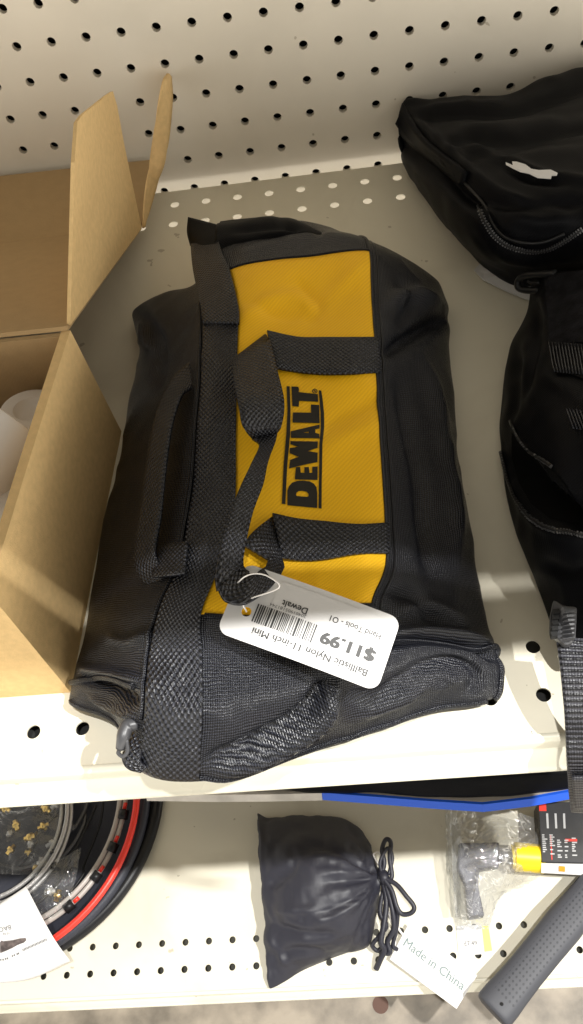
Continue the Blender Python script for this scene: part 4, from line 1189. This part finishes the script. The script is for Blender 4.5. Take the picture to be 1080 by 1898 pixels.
w1 = [P(1003,1600,Z2+hh-2), P(1112,1602,Z2+hh-2), P(1112,1624,Z2+hh-8), P(1003,1618,Z2+hh-8)]
wl = plate3('white_end', w1, 2, M['paper'], rbx, nrm=(0, -.3, 1))
plate3('orange_mark', [P(1036,1605,Z2+hh-2), P(1047,1606,Z2+hh-2), P(1047,1616,Z2+hh-5), P(1036,1615,Z2+hh-5)], .6, M['orange'], wl, nrm=(0, -.3, 1))
# hammer handle leaning over the shelf front
hm = thing('hammer', P(990, 1780, Z2 + 30), 'hammer with a dimpled grey rubber grip across the lower shelf front', 'hammer')
ha, hbp = P(912, 1876, Z2 + 32), P(1150, 1585, Z2 + 24)
def gripmat():
    m, nt, b = newmat('dimpled_rubber')
    b.inputs['Roughness'].default_value = .55; b.inputs['Base Color'].default_value = (.05, .052, .062, 1)
    uv = nt.nodes.new('ShaderNodeUVMap'); sp = nt.nodes.new('ShaderNodeSeparateXYZ'); L(nt, uv.outputs[0], sp.inputs[0])
    s1 = nmath(nt, 'SINE', nmath(nt, 'MULTIPLY', sp.outputs[0], 2 * math.pi / 4.4)); s2 = nmath(nt, 'SINE', nmath(nt, 'MULTIPLY', sp.outputs[1], 2 * math.pi / 5.2))
    d = nmath(nt, 'GREATER_THAN', nmath(nt, 'ADD', s1, s2), 1.05)
    w1 = nmath(nt, 'LESS_THAN', nmath(nt, 'ABSOLUTE', sp.outputs[0]), 11.5)
    w2 = nmath(nt, 'GREATER_THAN', sp.outputs[1], 14.0)
    d = nmath(nt, 'MULTIPLY', nmath(nt, 'MULTIPLY', d, w1), w2)
    mx = nt.nodes.new('ShaderNodeMix'); mx.data_type = 'RGBA'; mx.inputs[6].default_value = (.05, .052, .062, 1); mx.inputs[7].default_value = (.022, .023, .03, 1)
    L(nt, d, mx.inputs[0]); L(nt, mx.outputs[2], b.inputs['Base Color'])
    bp = nt.nodes.new('ShaderNodeBump'); bp.inputs['Strength'].default_value = 1; bp.inputs['Distance'].default_value = .0012; bp.invert = True
    L(nt, d, bp.inputs['Height']); L(nt, bp.outputs[0], b.inputs['Normal'])
    return m
ax = hbp - ha; ln = np.linalg.norm(ax); ax /= ln; sd = np.cross(ax, [0, 0, 1]); sd /= np.linalg.norm(sd); upv = np.cross(sd, ax)
V = []; UV = []; F = []; seg = 32
prof = [(0, .0), (0, .8), (1, .93), (3, .99), (6, 1.0), (14, 1.0), (26, .96), (50, .92), (80, .93), (110, .97), (140, .9), (ln, .8)]
for s, k in prof:
    for q_ in range(seg):
        a = 2 * math.pi * q_ / seg; ca, sa = math.cos(a), math.sin(a)
        sx = abs(ca) ** .7 * (1 if ca > 0 else -1); sz = abs(sa) ** .7 * (1 if sa > 0 else -1)
        w = 19 * k; V.append(ha + ax * s + sd * sx * w + upv * sz * 12 * k); UV.append((sx * 19, s))
for i in range(len(prof) - 1):
    for q_ in range(seg): F.append((i * seg + q_, i * seg + (q_ + 1) % seg, (i + 1) * seg + (q_ + 1) % seg, (i + 1) * seg + q_))
gp = mesh('grip', V, F, gripmat(), hm, uvs=UV)
tube('shaft', [hbp - ax * 2, hbp + ax * 90], 11, M['tool'], hm, 16)
hp_ = hbp + ax * 100
hd_ = plate3('head', [hp_ + sd * s_ * 55 + ax * t_ * 14 for s_, t_ in ((-1, -1), (1, -.7), (1, .7), (-1, 1))], 24, M['tool'], hm, bevel=3, nrm=upv)
hg = tube('hang_hole', [P(930, 1861, Z2 + 44.2), P(930, 1861, Z2 + 45.2)], 1.6, M['dark'], gp, 10)
